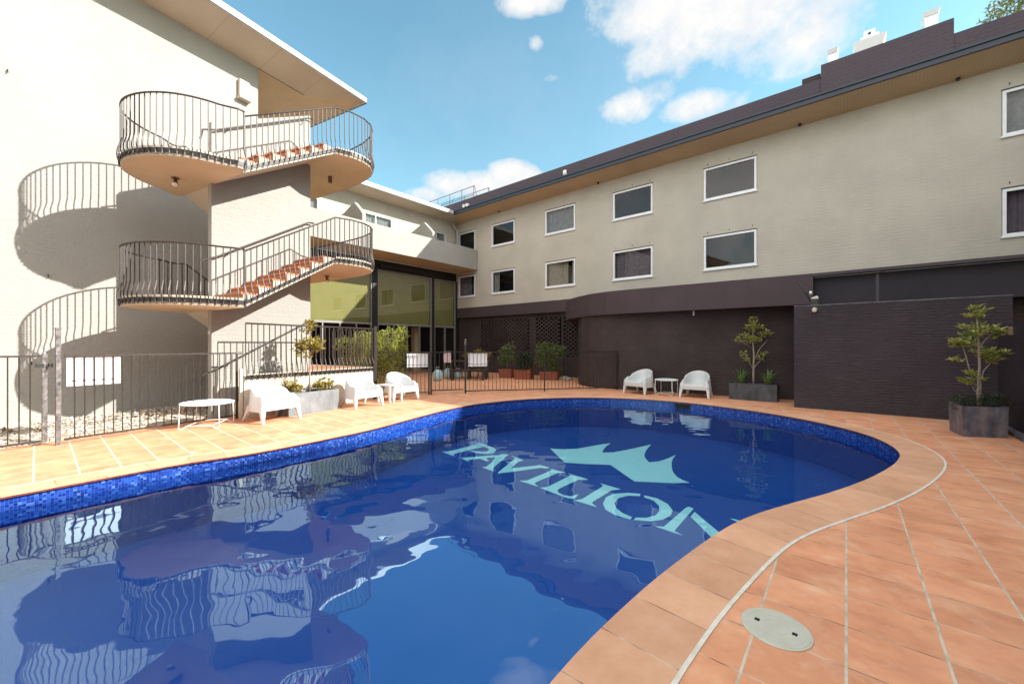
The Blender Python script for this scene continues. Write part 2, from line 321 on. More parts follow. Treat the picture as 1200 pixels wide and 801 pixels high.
# ------------------------------------------------------------------ mesh builder
class MB:
    def __init__(s): s.v = []; s.f = []; s.m = []; s.uv = {}
    def face(s, pts, mi=0, uv=None):
        i = len(s.v); s.v += [tuple(p) for p in pts]; s.f.append(tuple(range(i, i+len(pts)))); s.m.append(mi)
        if uv: s.uv[len(s.f)-1] = uv
    def box(s, x0, x1, y0, y1, z0, z1, mi=0):
        x0, x1 = min(x0, x1), max(x0, x1); y0, y1 = min(y0, y1), max(y0, y1); z0, z1 = min(z0, z1), max(z0, z1)
        i = len(s.v)
        s.v += [(x0,y0,z0),(x1,y0,z0),(x1,y1,z0),(x0,y1,z0),(x0,y0,z1),(x1,y0,z1),(x1,y1,z1),(x0,y1,z1)]
        for q in ((0,3,2,1),(4,5,6,7),(0,1,5,4),(1,2,6,5),(2,3,7,6),(3,0,4,7)): s.f.append(tuple(i+k for k in q)); s.m.append(mi)
    def tube(s, pts, r, n=6, mi=0, cap=True, squash=1):
        pts = [Vector(p) for p in pts]; i0 = len(s.v)
        rs = r if isinstance(r, (list, tuple)) else [r]*len(pts)
        up = Vector((0, 0, 1)); prevx = None
        for k, p in enumerate(pts):
            d = (pts[min(k+1, len(pts)-1)] - pts[max(k-1, 0)])
            if d.length < 1e-9: d = Vector((0, 0, 1))
            d.normalize()
            if prevx is None:
                ref = up if abs(d.z) < .9 else Vector((1, 0, 0)); x = d.cross(ref).normalized()
            else:
                x = (prevx - d*prevx.dot(d)); x = x.normalized() if x.length > 1e-6 else d.orthogonal().normalized()
            prevx = x; y = d.cross(x)
            for j in range(n):
                a = 2*math.pi*(j+.5)/n; q = p + x*math.cos(a)*rs[k] + y*math.sin(a)*rs[k]*squash; s.v.append(tuple(q))
        for k in range(len(pts)-1):
            for j in range(n):
                a = i0+k*n+j; b_ = i0+k*n+(j+1) % n; s.f.append((a, b_, b_+n, a+n)); s.m.append(mi)
        if cap:
            s.f.append(tuple(i0+j for j in reversed(range(n)))); s.m.append(mi)
            e = i0+(len(pts)-1)*n; s.f.append(tuple(e+j for j in range(n))); s.m.append(mi)
    def prism(s, poly, z0, z1, mi=0, mside=None):
        """poly ccw seen from above"""
        n = len(poly); i = len(s.v)
        s.v += [(x, y, z0) for x, y in poly] + [(x, y, z1) for x, y in poly]
        s.f.append(tuple(i+k for k in reversed(range(n)))); s.m.append(mi)
        s.f.append(tuple(i+n+k for k in range(n))); s.m.append(mi)
        for k in range(n):
            j = (k+1) % n; s.f.append((i+k, i+j, i+n+j, i+n+k)); s.m.append(mi if mside is None else mside)
    def lathe(s, prof, cx, cy, n=20, mi=0):
        i0 = len(s.v)
        for r, z in prof:
            for j in range(n): a = 2*math.pi*j/n; s.v.append((cx+r*math.cos(a), cy+r*math.sin(a), z))
        for k in range(len(prof)-1):
            for j in range(n):
                a = i0+k*n+j; b_ = i0+k*n+(j+1) % n; s.f.append((a, b_, b_+n, a+n)); s.m.append(mi)
        s.f.append(tuple(i0+j for j in reversed(range(n)))); s.m.append(mi)
        e = i0+(len(prof)-1)*n; s.f.append(tuple(e+j for j in range(n))); s.m.append(mi)
    def build(s, name, mats, parent=None, off=(0, 0, 0), smooth=False, bevel=0, fix=False):
        me = bpy.data.meshes.new(name)
        me.from_pydata([(x-off[0], y-off[1], z-off[2]) for x, y, z in s.v], [], s.f)
        if not isinstance(mats, (list, tuple)): mats = [mats]
        for mt in mats: me.materials.append(MAT[mt])
        for p, mi in zip(me.polygons, s.m): p.material_index = mi; p.use_smooth = smooth
        if s.uv:
            ul = me.uv_layers.new(name='UVMap')
            for fi, uv in s.uv.items():
                for li, c in zip(me.polygons[fi].loop_indices, uv): ul.data[li].uv = c
        if fix:
            bm = bmesh.new(); bm.from_mesh(me); bmesh.ops.remove_doubles(bm, verts=bm.verts, dist=1e-4)
            bmesh.ops.recalc_face_normals(bm, faces=bm.faces); bm.to_mesh(me); bm.free()
        me.update()
        o = bpy.data.objects.new(name, me); COL.objects.link(o)
        if parent is not None: o.parent = parent
        if bevel:
            bv = o.modifiers.new('bevel', 'BEVEL'); bv.width = bevel; bv.segments = 2; bv.limit_method = 'ANGLE'; bv.angle_limit = R_(40)
        return o

class Thing:
    """an Empty at the thing's base; parts are given in its frame's coordinates"""
    def __init__(s, name, label, cat, frame=0, base=(0, 0, 0), group=None, rot=None):
        o = bpy.data.objects.new(name, None); o.empty_display_size = .2; COL.objects.link(o)
        x, y = rotz(frame, base[0], base[1]); o.location = (x, y, base[2]); o.rotation_euler = (0, 0, frame)
        o['label'] = label; o['category'] = cat
        if group: o['group'] = group
        s.o = o; s.off = base; s.frame = frame
    def part(s, mb, name, mats, parent=None, **kw):
        return mb.build(name, mats, parent if parent is not None else s.o, off=s.off, **kw)
def tag(o, label, cat, group=None, kind=None):
    if label: o['label'] = label
    if cat: o['category'] = cat
    if group: o['group'] = group
    if kind: o['kind'] = kind
    return o
def copy_tree(o, parent=None):
    kids = [c for c in bpy.data.objects if c.parent == o]
    c = o.copy(); COL.objects.link(c)
    if parent: c.parent = parent
    for k in kids: copy_tree(k, c)
    return c
def structure(o): o['kind'] = 'structure'; return o

# ------------------------------------------------------------------ pool outline (metres, camera stands at x=0 y=0)
def smooth_closed(pts, sub=5):
    out = []; n = len(pts)
    for i in range(n):
        p0, p1, p2, p3 = (Vector(pts[(i+k-1) % n]) for k in range(4))
        for j in range(sub):
            t = j/sub; t2 = t*t; t3 = t2*t
            out.append(.5*((2*p1)+(-p0+p2)*t+(2*p0-5*p1+4*p2-p3)*t2+(-p0+3*p1-3*p2+p3)*t3))
    return out
POOL = [(-4.862,3.786),(-4.10,4.78),(-3.44,5.38),(-2.74,6.33),(-2.369,6.95),(-1.982,7.83),(-1.508,8.85),(-.847,9.80),(.40,10.66),(1.85,10.98),(3.225,10.75),(4.313,10.075),
 (5.078,9.125),(5.56,8.188),(5.77,7.25),(5.74,6.43),(5.515,5.803),(5.20,5.31),(4.80,4.93),(4.308,4.57),(3.755,4.22),(3.15,3.89),(2.58,3.62),(2.10,3.38),(1.70,3.12),(1.184,2.69),(.698,2.24),(.198,1.70),
 (-.45,.85),(-1.4,.05),(-2.8,-.45),(-4.4,-.35),(-5.7,.35),(-6.1,1.5),(-5.8,2.7)]
PO = smooth_closed(POOL, 5)          # runs clockwise seen from above
def offset(poly, d):
    n = len(poly); out = []
    for i in range(n):
        t = (poly[(i+1) % n]-poly[i-1]).normalized(); out.append(poly[i]+Vector((-t.y, t.x))*d)   # to the left = outwards for clockwise
    return out
arc = [0]
for i in range(len(PO)): arc.append(arc[-1]+(PO[(i+1) % len(PO)]-PO[i]).length)

def ring_sheet(name, outer, inner, z, mat):
    bm = bmesh.new(); es = []
    for loop in (outer, inner):
        vs = [bm.verts.new((p[0], p[1], z)) for p in loop]
        for i in range(len(vs)): es.append(bm.edges.new((vs[i], vs[(i+1) % len(vs)])))
    bmesh.ops.triangle_fill(bm, use_beauty=True, use_dissolve=False, edges=es)
    for f in bm.faces:
        if f.normal.z < 0: f.normal_flip()
    me = bpy.data.meshes.new(name); bm.to_mesh(me); bm.free(); me.materials.append(MAT[mat])
    o = bpy.data.objects.new(name, me); COL.objects.link(o); return structure(o)
deck_hole = offset(PO, .33)
ring_sheet('pool_deck', [(-22, -14), (22, -14), (22, 26), (-22, 26)], deck_hole, 0.0, 'deck')
ring_sheet('ground', [(-900, -900), (900, -900), (900, 900), (-900, 900)], [(-21.9, -13.9), (21.9, -13.9), (21.9, 25.9), (-21.9, 25.9)], -0.03, 'ground')

# coping
mb = MB(); cin = offset(PO, -.03); cout = offset(PO, .382); n = len(PO)
for i in range(n):
    j = (i+1) % n; a0, a1 = arc[i], arc[i+1]
    def P(l, k, z): return (l[k].x, l[k].y, z)
    mb.face([P(cin, i, .008), P(cin, j, .008), P(cout, j, .008), P(cout, i, .008)], 0, [(a0, 0), (a1, 0), (a1, .382), (a0, .382)])
    mb.face([P(cin, i, -.010), P(cin, j, -.010), P(cin, j, .008), P(cin, i, .008)], 1, [(0, 0)]*4)
    mb.face([P(PO, i, -.014), P(PO, j, -.014), P(cin, j, -.010), P(cin, i, -.010)], 1, [(0, 0)]*4)
    mb.face([P(cout, i, -.01), P(cout, j, -.01), P(cout, j, .008), P(cout, i, .008)], 0, [(0, .37)]*4)
cop = structure(mb.build('pool_coping', ['coping', 'red_edge']))
# shell: wall and floor
FZ = -0.80
mb = MB()
for i in range(n):
    j = (i+1) % n; a0, a1 = arc[i], arc[i+1]
    zs = (-.012, FZ)
    mb.face([(PO[i].x, PO[i].y, zs[1]), (PO[j].x, PO[j].y, zs[1]), (PO[j].x, PO[j].y, zs[0]), (PO[i].x, PO[i].y, zs[0])], 0, [(a0, zs[1]), (a1, zs[1]), (a1, zs[0]), (a0, zs[0])])
structure(mb.build('pool_wall', 'mosaic'))
mb = MB(); fl = offset(PO, .02); mb.face([(p.x, p.y, FZ) for p in reversed(fl)]); structure(mb.build('pool_floor', 'pool_floor'))
mb = MB(); fl = offset(PO, .01); mb.face([(p.x, p.y, -.145) for p in reversed(fl)]); structure(mb.build('water', 'water'))
# skimmer mouth in the far wall
c = Vector((4.36, 10.03)); tdir = Vector((.70, -.714)).normalized(); nd = Vector((-tdir.y, tdir.x))
sk = Thing('pool_skimmer', 'dark skimmer slot in the blue tiled wall at the far end of the pool', 'skimmer', 0, (c.x, c.y, -.15))
mb = MB()
i_ = min(range(n), key=lambda k: (PO[k]-c).length); c = PO[i_]; tdir = (PO[(i_+1) % n]-PO[i_-1]).normalized(); nd = Vector((tdir.y, -tdir.x))
def loc2(s_, o_): q = c+tdir*s_+nd*o_; return q.x, q.y
for (s0, s1, o0, o1, z0, z1, mi) in ((-.17, .17, .006, .012, -.142, -.045, 0), (-.20, .20, .003, .016, -.045, -.03, 1), (-.20, -.17, .003, .016, -.142, -.045, 1), (.17, .20, .003, .016, -.142, -.045, 1)):
    poly = [loc2(s0, o0), loc2(s1, o0), loc2(s1, o1), loc2(s0, o1)]
    mb.prism(poly, z0, z1, mi)
sk.part(mb, 'skimmer_mouth', ['dark_void', 'fascia_navy'])
# painted logo on the pool floor
LOGO = [
  ('P', [(-1.486, 8.414), (-1.363, 8.404), (-1.267, 8.485), (-0.81, 9.008), (-0.776, 9.126), (-0.727, 9.126), (-0.575, 8.951), (-0.421, 8.75), (-0.334, 8.537), (-0.368, 8.314), (-0.502, 8.226), (-0.718, 8.284), (-0.906, 8.495), (-0.815, 8.464), (-0.633, 8.393), (-0.52, 8.434), (-0.484, 8.557), (-0.546, 8.728), (-0.637, 8.816), (-0.702, 8.75), (-1.145, 8.294), (-1.211, 8.197), (-1.164, 8.056)]),
  ('A', [(-1.065, 7.991), (-0.981, 7.937), (-0.908, 7.964), (-0.417, 8.121), (-0.274, 8.121), (-0.206, 8.216), (-0.068, 8.197), (-0.341, 7.316), (-0.343, 7.115), (-0.546, 7.331), (-0.477, 7.354), (-0.381, 7.651), (-0.338, 7.982), (-0.473, 7.955), (-0.52, 7.901), (-0.448, 7.744), (-0.485, 7.71), (-0.628, 7.884), (-0.792, 7.831), (-0.869, 7.779), (-0.817, 7.668)]),
  ('V', [(-0.013, 8.093), (0.224, 7.761), (0.123, 7.676), (-0.023, 7.263), (0.236, 7.354), (0.514, 7.448), (0.481, 7.496), (0.682, 7.323), (0.624, 7.248), (0.539, 7.301), (0.091, 7.108), (-0.09, 7.044), (-0.251, 6.974), (-0.228, 7.086), (0.012, 7.744), (0.064, 7.919)]),
  ('I', [(0.127, 6.606), (0.244, 6.606), (0.685, 7.115), (0.72, 7.188), (0.676, 7.263), (0.936, 7.023), (0.805, 7.001), (0.388, 6.532), (0.363, 6.459), (0.417, 6.331)]),
  ('L', [(0.444, 6.286), (0.55, 6.297), (0.988, 6.838), (1.018, 6.891), (0.981, 6.974), (1.266, 6.681), (1.111, 6.656), (0.747, 6.252), (0.704, 6.175), (0.706, 6.078), (0.766, 5.965), (0.875, 5.924), (1.003, 6.005), (0.918, 5.835), (0.826, 5.85), (0.658, 6.026)]),
  ('I', [(0.902, 5.771), (1.02, 5.81), (1.428, 6.32), (1.46, 6.373), (1.436, 6.475), (1.689, 6.215), (1.545, 6.171), (1.165, 5.727), (1.135, 5.666), (1.177, 5.534)]),
  ('O', [(1.937, 6.016), (1.763, 6.057), (1.547, 6.023), (1.391, 5.888), (1.29, 5.653), (1.276, 5.448), (1.357, 5.284), (1.522, 5.139), (1.565, 5.2), (1.474, 5.338), (1.433, 5.505), (1.457, 5.672), (1.568, 5.861), (1.746, 5.954), (1.905, 5.934)]),
  ('O', [(1.975, 5.954), (2.126, 5.842), (2.2, 5.635), (2.183, 5.42), (2.093, 5.258), (1.932, 5.129), (1.763, 5.085), (1.57, 5.129), (1.611, 5.19), (1.753, 5.185), (1.895, 5.258), (2.003, 5.409), (2.055, 5.581), (2.048, 5.765), (1.953, 5.888)]),
  ('N', [(1.777, 4.941), (1.879, 4.932), (2.385, 5.488), (2.455, 5.54), (2.495, 5.477), (2.001, 4.868), (1.962, 4.815), (2.011, 4.711)]),
  ('N', [(2.457, 5.365), (2.485, 4.758), (2.499, 4.455), (2.344, 4.381), (2.33, 4.653), (2.34, 5.226)]),
  ('N', [(2.825, 5.165), (2.882, 5.139), (3.035, 4.923), (2.953, 4.941), (2.507, 4.463), (2.47, 4.501), (2.878, 5.017), (2.861, 5.095)]),
  ('crown', [(0.828, 8.65), (0.99, 8.605), (1.134, 8.594), (1.435, 8.65), (1.77, 8.858), (2.048, 9.027), (2.256, 9.126), (2.076, 8.823), (1.952, 8.539), (1.888, 8.346), (2.002, 8.325), (2.12, 8.346), (2.458, 8.539), (2.828, 8.788), (3.141, 9.002), (2.936, 8.65), (2.777, 8.325), (2.67, 8.042), (2.635, 7.834), (2.625, 7.635), (2.842, 7.697), (3.07, 7.88), (3.342, 8.141), (3.177, 7.88), (3.057, 7.635), (2.948, 7.356), (2.874, 7.143), (2.829, 6.948), (2.813, 6.778), (2.841, 6.629), (2.901, 6.512), (2.617, 6.493), (2.016, 6.577), (1.849, 7.481), (1.379, 7.54), (1.008, 7.635)]),
]

lg = Thing('floor_lettering', 'pale aqua crown above the serif word PAVILION painted on the blue pool floor', 'logo', 0, (1.4, 7.2, FZ))
for nm, pts in LOGO:
    mb = MB(); p2 = [Vector(q) for q in pts]
    area = sum(p2[i].x*p2[(i+1) % len(p2)].y-p2[(i+1) % len(p2)].x*p2[i].y for i in range(len(p2)))
    if area < 0: p2.reverse()
    mb.prism([(q.x, q.y) for q in p2], FZ+.002, FZ+.008)
    lg.part(mb, 'crown' if nm == 'crown' else 'letter', 'logo')
# round access lid
mh = Thing('access_lid', 'round cream plastic access lid set in the deck tiles beside the coping', 'lid', 0, (1.35, 2.04, 0))
mb = MB(); mb.lathe([(.155, .001), (.155, .006), (.152, .008)], 1.35, 2.04, 48); mh.part(mb, 'rim', 'plastic_cream', smooth=False)
mb = MB(); mb.lathe([(.146, .002), (.146, .0095), (.144, .011)], 1.35, 2.04, 48)
for r in (.055, .09, .125): mb.tube([(1.35+r*math.cos(q*math.pi/20), 2.04+r*math.sin(q*math.pi/20), .011) for q in range(41)], .0012, 4, cap=False)
o = mh.part(mb, 'lid', 'plastic_cream')
for dx, dy in ((-.062, .055), (.058, -.055)):
    mb = MB(); mb.prism([(1.35+dx-.016, 2.04+dy), (1.35+dx, 2.04+dy-.016), (1.35+dx+.016, 2.04+dy), (1.35+dx, 2.04+dy+.016)], 0.0105, .0125); mh.part(mb, 'lifting_slot', 'dark_void', o)

# ------------------------------------------------------------------ walls with openings in the facade frame
def wall_x(mb, x0, x1, z0, z1, y, ops, depth, sgn=1, mi=0):
    """wall in the plane y, outside facing -y; openings (xa, xb, za, zb); reveals go back by depth"""
    xs = sorted({x0, x1, *[q for o in ops for q in o[:2]]}); zs = sorted({z0, z1, *[q for o in ops for q in o[2:4]]})
    for i in range(len(xs)-1):
        for j in range(len(zs)-1):
            cx, cz = (xs[i]+xs[i+1])/2, (zs[j]+zs[j+1])/2
            if any(o[0] < cx < o[1] and o[2] < cz < o[3] for o in ops): continue
            mb.face([(xs[i], y, zs[j]), (xs[i+1], y, zs[j]), (xs[i+1], y, zs[j+1]), (xs[i], y, zs[j+1])], mi)
    for a, b, c_, d in [o[:4] for o in ops]:
        mb.face([(a, y, c_), (a, y+depth, c_), (a, y+depth, d), (a, y, d)], mi); mb.face([(b, y, c_), (b, y, d), (b, y+depth, d), (b, y+depth, c_)], mi)
        mb.face([(a, y, d), (a, y+depth, d), (b, y+depth, d), (b, y, d)], mi); mb.face([(a, y, c_), (b, y, c_), (b, y+depth, c_), (a, y+depth, c_)], mi)
def wall_y(mb, y0, y1, z0, z1, x, ops, depth, mi=0):
    """wall in the plane x, outside facing +x"""
    t = MB(); wall_x(t, y0, y1, z0, z1, -x, ops, depth)
    for f, m_ in zip(t.f, t.m): mb.face([(-t.v[k][1], t.v[k][0], t.v[k][2]) for k in f], mi)
def wavy(x0, x1, y, z0, z1, amp=.02, step=.05, axis='x'):
    mb = MB(); k = int((x1-x0)/step)+1; pts = []
    for i in range(k+1):
        x = x0+(x1-x0)*i/k; pts.append((x, y+amp*math.sin(x*41)+amp*.5*math.sin(x*17)))
    for i in range(k):
        a, b_ = pts[i], pts[i+1]
        if axis == 'x': mb.face([(a[0], a[1], z0), (b_[0], b_[1], z0), (b_[0], b_[1], z1), (a[0], a[1], z1)])
        else: mb.face([(-a[1], a[0], z0), (-b_[1], b_[0], z0), (-b_[1], b_[0], z1), (-a[1], a[0], z1)])
    return mb
def frame_ring(x0, x1, z0, z1, y0, y1, w):
    mb = MB(); mb.box(x0, x1, y0, y1, z0, z0+w); mb.box(x0, x1, y0, y1, z1-w, z1); mb.box(x0, x0+w, y0, y1, z0+w, z1-w); mb.box(x1-w, x1, y0, y1, z0+w, z1-w); return mb
def turn(mb):   # from the x facing set-up to the y facing one
    mb.v = [(-y, x, z) for x, y, z in mb.v]; return mb

# ================================================================== HOTEL, long facade
F0 = 15.3
H = Thing('hotel_building', 'long grey beige brick hotel wing with two window rows and a navy roof edge', 'building', RA, (-5, F0, 0))
cols = [(-16.75, -15.42, 0), (-14.21, -12.64, 1), (-10.79, -9.17, 2), (-7.38, -5.72, 3), (-3.90, -2.26, 4), (2.94, 4.5, 5)]
ops = []
for a, b_, k in cols: ops += [(a, b_, 4.10, 5.29), (a, b_, 6.56, 7.71)]
mb = MB(); wall_x(mb, -16.95, 6.2, 3.50, 8.27, F0, ops, .10); mb.box(-30, 6.2, F0+.9, F0+1.1, 0, 8.27)
mb.face([(6.2, F0, 3.5), (6.2, F0+1, 3.5), (6.2, F0+1, 8.27), (6.2, F0, 8.27)])
H.part(mb, 'wall', 'facade')
mb = MB()
mb.box(-16.95, -8.6, F0-.02, F0+.3, 2.96, 3.50); H.part(mb, 'ground_band', 'band')
# soffit rising slightly outwards, fascia, roof upstand
EY, EZ = 14.3, 8.39
mb = MB(); mb.face([(-16.95, F0, 8.27), (7.5, F0, 8.27), (7.5, EY, EZ), (-16.03, EY, EZ), (-16.95, F0+.0, 8.27)][:4]); H.part(mb, 'soffit', 'soffit_boards')
mb = MB(); mb.box(-16.03, 7.5, EY-.05, EY+.02, EZ-.012, EZ+.12); mb.box(-16.03, 7.5, EY-.085, EY+.02, EZ+.12, EZ+.175); mb.box(-16.03, 7.5, EY-.02, EY+1.2, EZ+.176, EZ+.20)
H.part(mb, 'roof_fascia', 'fascia_navy')
mb = MB()
mb.prism([(-17.1, EY+.06), (7.5, EY+.06), (7.5, EY+.3), (-17.1, EY+.3)], EZ+.2, 9.03); H.part(mb, 'roof_parapet', 'parapet')
mb = MB(); mb.box(-.55, 2.01, EY+.03, EY+2.6, EZ+.2, 9.40); H.part(mb, 'plant_enclosure', 'parapet')
mb = MB(); mb.box(-.99, -.56, EY+.10, EY+1.6, 9.031, 9.21); H.part(mb, 'plant_enclosure', 'brown_wall')
mb = MB(); mb.box(-17.1, 7.5, EY+.3, EY+9, EZ+.3, EZ+.32); H.part(mb, 'roof', 'roof_metal')
# movement joint
mb = MB(); mb.box(-15.17, -15.155, F0-.004, F0+.01, 3.51, 8.26); H.part(mb, 'movement_joint', 'pipe')
wi = 0
for a, b_, k in cols:
    for z0, z1, up in ((4.10, 5.29, 0), (6.56, 7.71, 1)):
        fr = frame_ring(a+.01, b_-.01, z0+.015, z1-.015, F0-.015, F0+.07, .065)
        w = H.part(fr, 'window', 'frame_white')
        mb = MB(); mb.box(a-.02, b_+.02, F0-.05, F0+.02, z0-.03, z0+.012); H.part(mb, 'sill', 'frame_white', w)
        mb = MB(); mb.box(a-.01, b_+.01, F0-.02, F0-.002, z1+.002, z1+.02); H.part(mb, 'head_flashing', 'iron_dark', w)
        mb = MB(); mb.face([(a+.07, F0+.03, z0+.075), (b_-.07, F0+.03, z0+.075), (b_-.07, F0+.03, z1-.075), (a+.07, F0+.03, z1-.075)]); H.part(mb, 'pane', 'glass', w)
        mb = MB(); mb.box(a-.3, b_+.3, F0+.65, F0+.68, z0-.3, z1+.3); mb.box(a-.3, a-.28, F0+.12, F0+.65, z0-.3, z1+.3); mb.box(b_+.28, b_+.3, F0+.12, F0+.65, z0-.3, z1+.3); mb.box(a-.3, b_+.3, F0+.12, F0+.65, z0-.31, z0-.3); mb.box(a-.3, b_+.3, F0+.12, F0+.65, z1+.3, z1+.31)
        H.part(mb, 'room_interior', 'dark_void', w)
        spec = {(1,0): [(.07, .42, 'curtain')], (2,0): [(.07, 1.15, 'curtain_beige'), (1.35, 1.55, 'curtain_beige')], (3,0): [(.05, 1.6, 'curtain_mauve')], (5,1): [(.05, 1.5, 'curtain')], (5,0): [(.05, 1.5, 'curtain_mauve')], (0,0): [(.05, .9, 'curtain_mauve')], (2,1): [(.05, 1.6, 'curtain')]}.get((k, up), [])
        for c0, c1, mt in spec: H.part(wavy(a+c0, min(b_-.06, a+c1), F0+.16, z0+.04, z1-.04), 'curtain', mt, w)
        # small tie stubs above the opening
        for q in (.08, .5, .92):
            mb = MB(); x = a+(b_-a)*q; mb.box(x-.008, x+.008, F0-.012, F0, z1+.10, z1+.16); 
            if k in (3, 4, 5): H.part(mb, 'wall_tie', 'iron_dark')
for x, y in ((-13.6, .15), (-8.0, .15), (-1.1, .15), (2.2, .15)):
    mb = MB(); mb.lathe([(.03, 8.22), (.045, 8.25), (.045, 8.29)], x, F0-.12, 12); H.part(mb, 'soffit_light', 'iron_dark', smooth=False)
# perforated screen wall below
def lattice(x0, x1, z0, z1):
    mb = MB(); cw, ch = .135, .092; nx = int((x1-x0)/cw); nz = int((z1-z0)/ch)
    for j in range(nz):
        for i in range(nx):
            if (i+j) % 2 == 0: mb.box(x0+i*cw-.012, x0+(i+1)*cw+.012, F0+.16, F0+.26, z0+j*ch, z0+(j+1)*ch-.001)
        mb.box(x0, x0+nx*cw, F0+.20, F0+.23, z0+j*ch-.01, z0+j*ch+.008)
    return mb
mb = MB()
mb.box(-16.9, -15.15, F0+.15, F0+.3, 0, 2.96); mb.box(-15.15, -7.2, F0+.15, F0+.3, 2.75, 2.96); mb.box(-11.85, -11.45, F0+.15, F0+.3, 0, 2.75); mb.box(-15.15, -11.85, F0+.15, F0+.3, 0, .9); mb.box(-11.45, -9.98, F0+.15, F0+.3, 0, .9); mb.box(-9.98, -9.86, F0+.12, F0+.3, 0, 2.75); mb.box(-9.86, -7.2, F0+.15, F0+.3, 0, .9)
H.part(mb, 'screen_wall', 'brown_wall')
H.part(lattice(-15.15, -11.85, .9, 2.74), 'breeze_block_screen', 'brown_wall')
H.part(lattice(-11.45, -9.98, .9, 2.74), 'breeze_block_screen', 'brown_wall')
H.part(lattice(-9.86, -8.2, .9, 2.74), 'breeze_block_screen', 'brown_wall')
mb = MB(); mb.box(-16.9, -7.2, F0+.6, F0+.7, 0, 3.0); mb.box(-17, -9, F0+.3, F0+.7, 3.0, 3.02); H.part(mb, 'dark_void_backing', 'dark_void')  # near black sheet stands in for the shade behind the screen

# roof things
def vent(x0, x1, y, z0, z1, name, label):
    t = Thing(name, label, 'vent', RA, ((x0+x1)/2, y+.2, z0), group='rooftop vents')
    mb = MB(); cx = (x0+x1)/2; w = (x1-x0)/2
    mb.prism([(cx-w*.8, y), (cx+w*.8, y), (cx+w*.8, y+.4), (cx-w*.8, y+.4)], z0, z1-.1); t.part(mb, 'housing', 'white_metal')
    mb = MB(); i = 0
    b0 = [(cx-w*.8, y-.02), (cx+w*.8, y-.02), (cx+w*.8, y+.42), (cx-w*.8, y+.42)]; b1 = [(cx-w, y-.08), (cx+w, y-.08), (cx+w, y+.48), (cx-w, y+.48)]
    mb.v = [(x, yy, z1-.10) for x, yy in b0]+[(x, yy, z1) for x, yy in b1]
    mb.f = [(3, 2, 1, 0), (4, 5, 6, 7), (0, 1, 5, 4), (1, 2, 6, 5), (2, 3, 7, 6), (3, 0, 4, 7)]; mb.m = [0]*6
    t.part(mb, 'cowl', 'white_metal'); return t
vent(-.46, -.18, 15.7, 8.71, 10.50, 'roof_vent', 'small white box vent on the roof, left of the big exhaust hood')
vent(1.62, 1.95, 15.7, 8.71, 10.55, 'roof_vent', 'small white box vent on the roof, right of the big exhaust hood')
t = Thing('roof_exhaust_hood', 'large white flared exhaust hood with a cap on the roof above the plum enclosure', 'exhaust hood', RA, (.52, 16.2, 8.71))
mb = MB(); mb.v = [(x, y, 10.12) for x, y in ((.24, 15.9), (.78, 15.9), (.78, 16.5), (.24, 16.5))]+[(x, y, 10.50) for x, y in ((.16, 15.75), (.90, 15.75), (.90, 16.65), (.16, 16.65))]
mb.f = [(3, 2, 1, 0), (4, 5, 6, 7), (0, 1, 5, 4), (1, 2, 6, 5), (2, 3, 7, 6), (3, 0, 4, 7)]; mb.m = [0]*6; t.part(mb, 'hood', 'white_metal')
mb = MB(); mb.prism([(.32, 15.8), (.74, 15.8), (.74, 16.4), (.32, 16.4)], 10.5, 10.6); mb.prism([(.40, 15.85), (.66, 15.85), (.66, 16.3), (.40, 16.3)], 10.6, 10.78); t.part(mb, 'cap', 'white_metal')
mb = MB(); mb.box(.5, .56, 15.84, 15.851, 10.64, 10.70); t.part(mb, 'cap_opening', 'dark_void')
mb = MB(); mb.box(.3, .72, 15.95, 16.45, 8.71, 10.12); t.part(mb, 'duct', 'galv')
mb = MB()
for x in (.24, .5, .78): mb.tube([(x, 15.88, 8.71), (x, 15.88, 10.15)], .018)
mb.tube([(.24, 15.88, 9.98), (.78, 15.88, 9.98)], .015); mb.tube([(.24, 15.88, 9.75), (.5, 15.88, 10.1)], .012); t.part(mb, 'support_frame', 'galv')
# walkway guard rail
t = Thing('roof_guard_rail', 'thin grey metal guard rail standing on the roof where the two wings meet', 'railing', RA, (-18, 16, 8.71))
for y, zz in ((16.0, 10.5), (17.2, 10.75)):
    mb = MB()
    for z in (zz, zz-.5): mb.tube([(-20.5, y, z), (-16.2, y, z)], .022)
    mb.tube([(-16.2, y, zz), (-15.75, y, 9.0)], .022); t.part(mb, 'rail', 'galv')
    for x in (-20.5, -19.4, -18.3, -17.25, -16.25):
        mb = MB(); mb.tube([(x, y, 8.7), (x, y, zz)], .022); t.part(mb, 'post', 'galv')
# twin spot lamp on the gutter, small white cap
t = Thing('twin_floodlight', 'pair of small round white floodlights on the roof edge near the corner', 'floodlight', RA, (-15.0, EY-.05, EZ+.18))
for dx in (-.12, .12):
    mb = MB(); mb.tube([(-15.0+dx, EY-.02, EZ+.26), (-15.0+dx, EY-.16, EZ+.22)], [.06, .085], 12); t.part(mb, 'lamp_head', 'lamp_white')
mb = MB(); mb.box(-15.16, -14.84, EY-.03, EY+.02, EZ+.176, EZ+.21); t.part(mb, 'bracket', 'galv')
t = Thing('gutter_bracket', 'small white bracket box on the plum roof edge above the second window column', 'box', RA, (-9.1, EY-.02, EZ+.22))
mb = MB(); mb.box(-9.16, -9.02, EY-.02, EY+.06, EZ+.22, EZ+.42); t.part(mb, 'cover', 'lamp_white'); mb = MB(); mb.box(-9.15, -9.03, EY-.03, EY-.02, EZ+.24, EZ+.3); t.part(mb, 'label_plate', 'pipe')

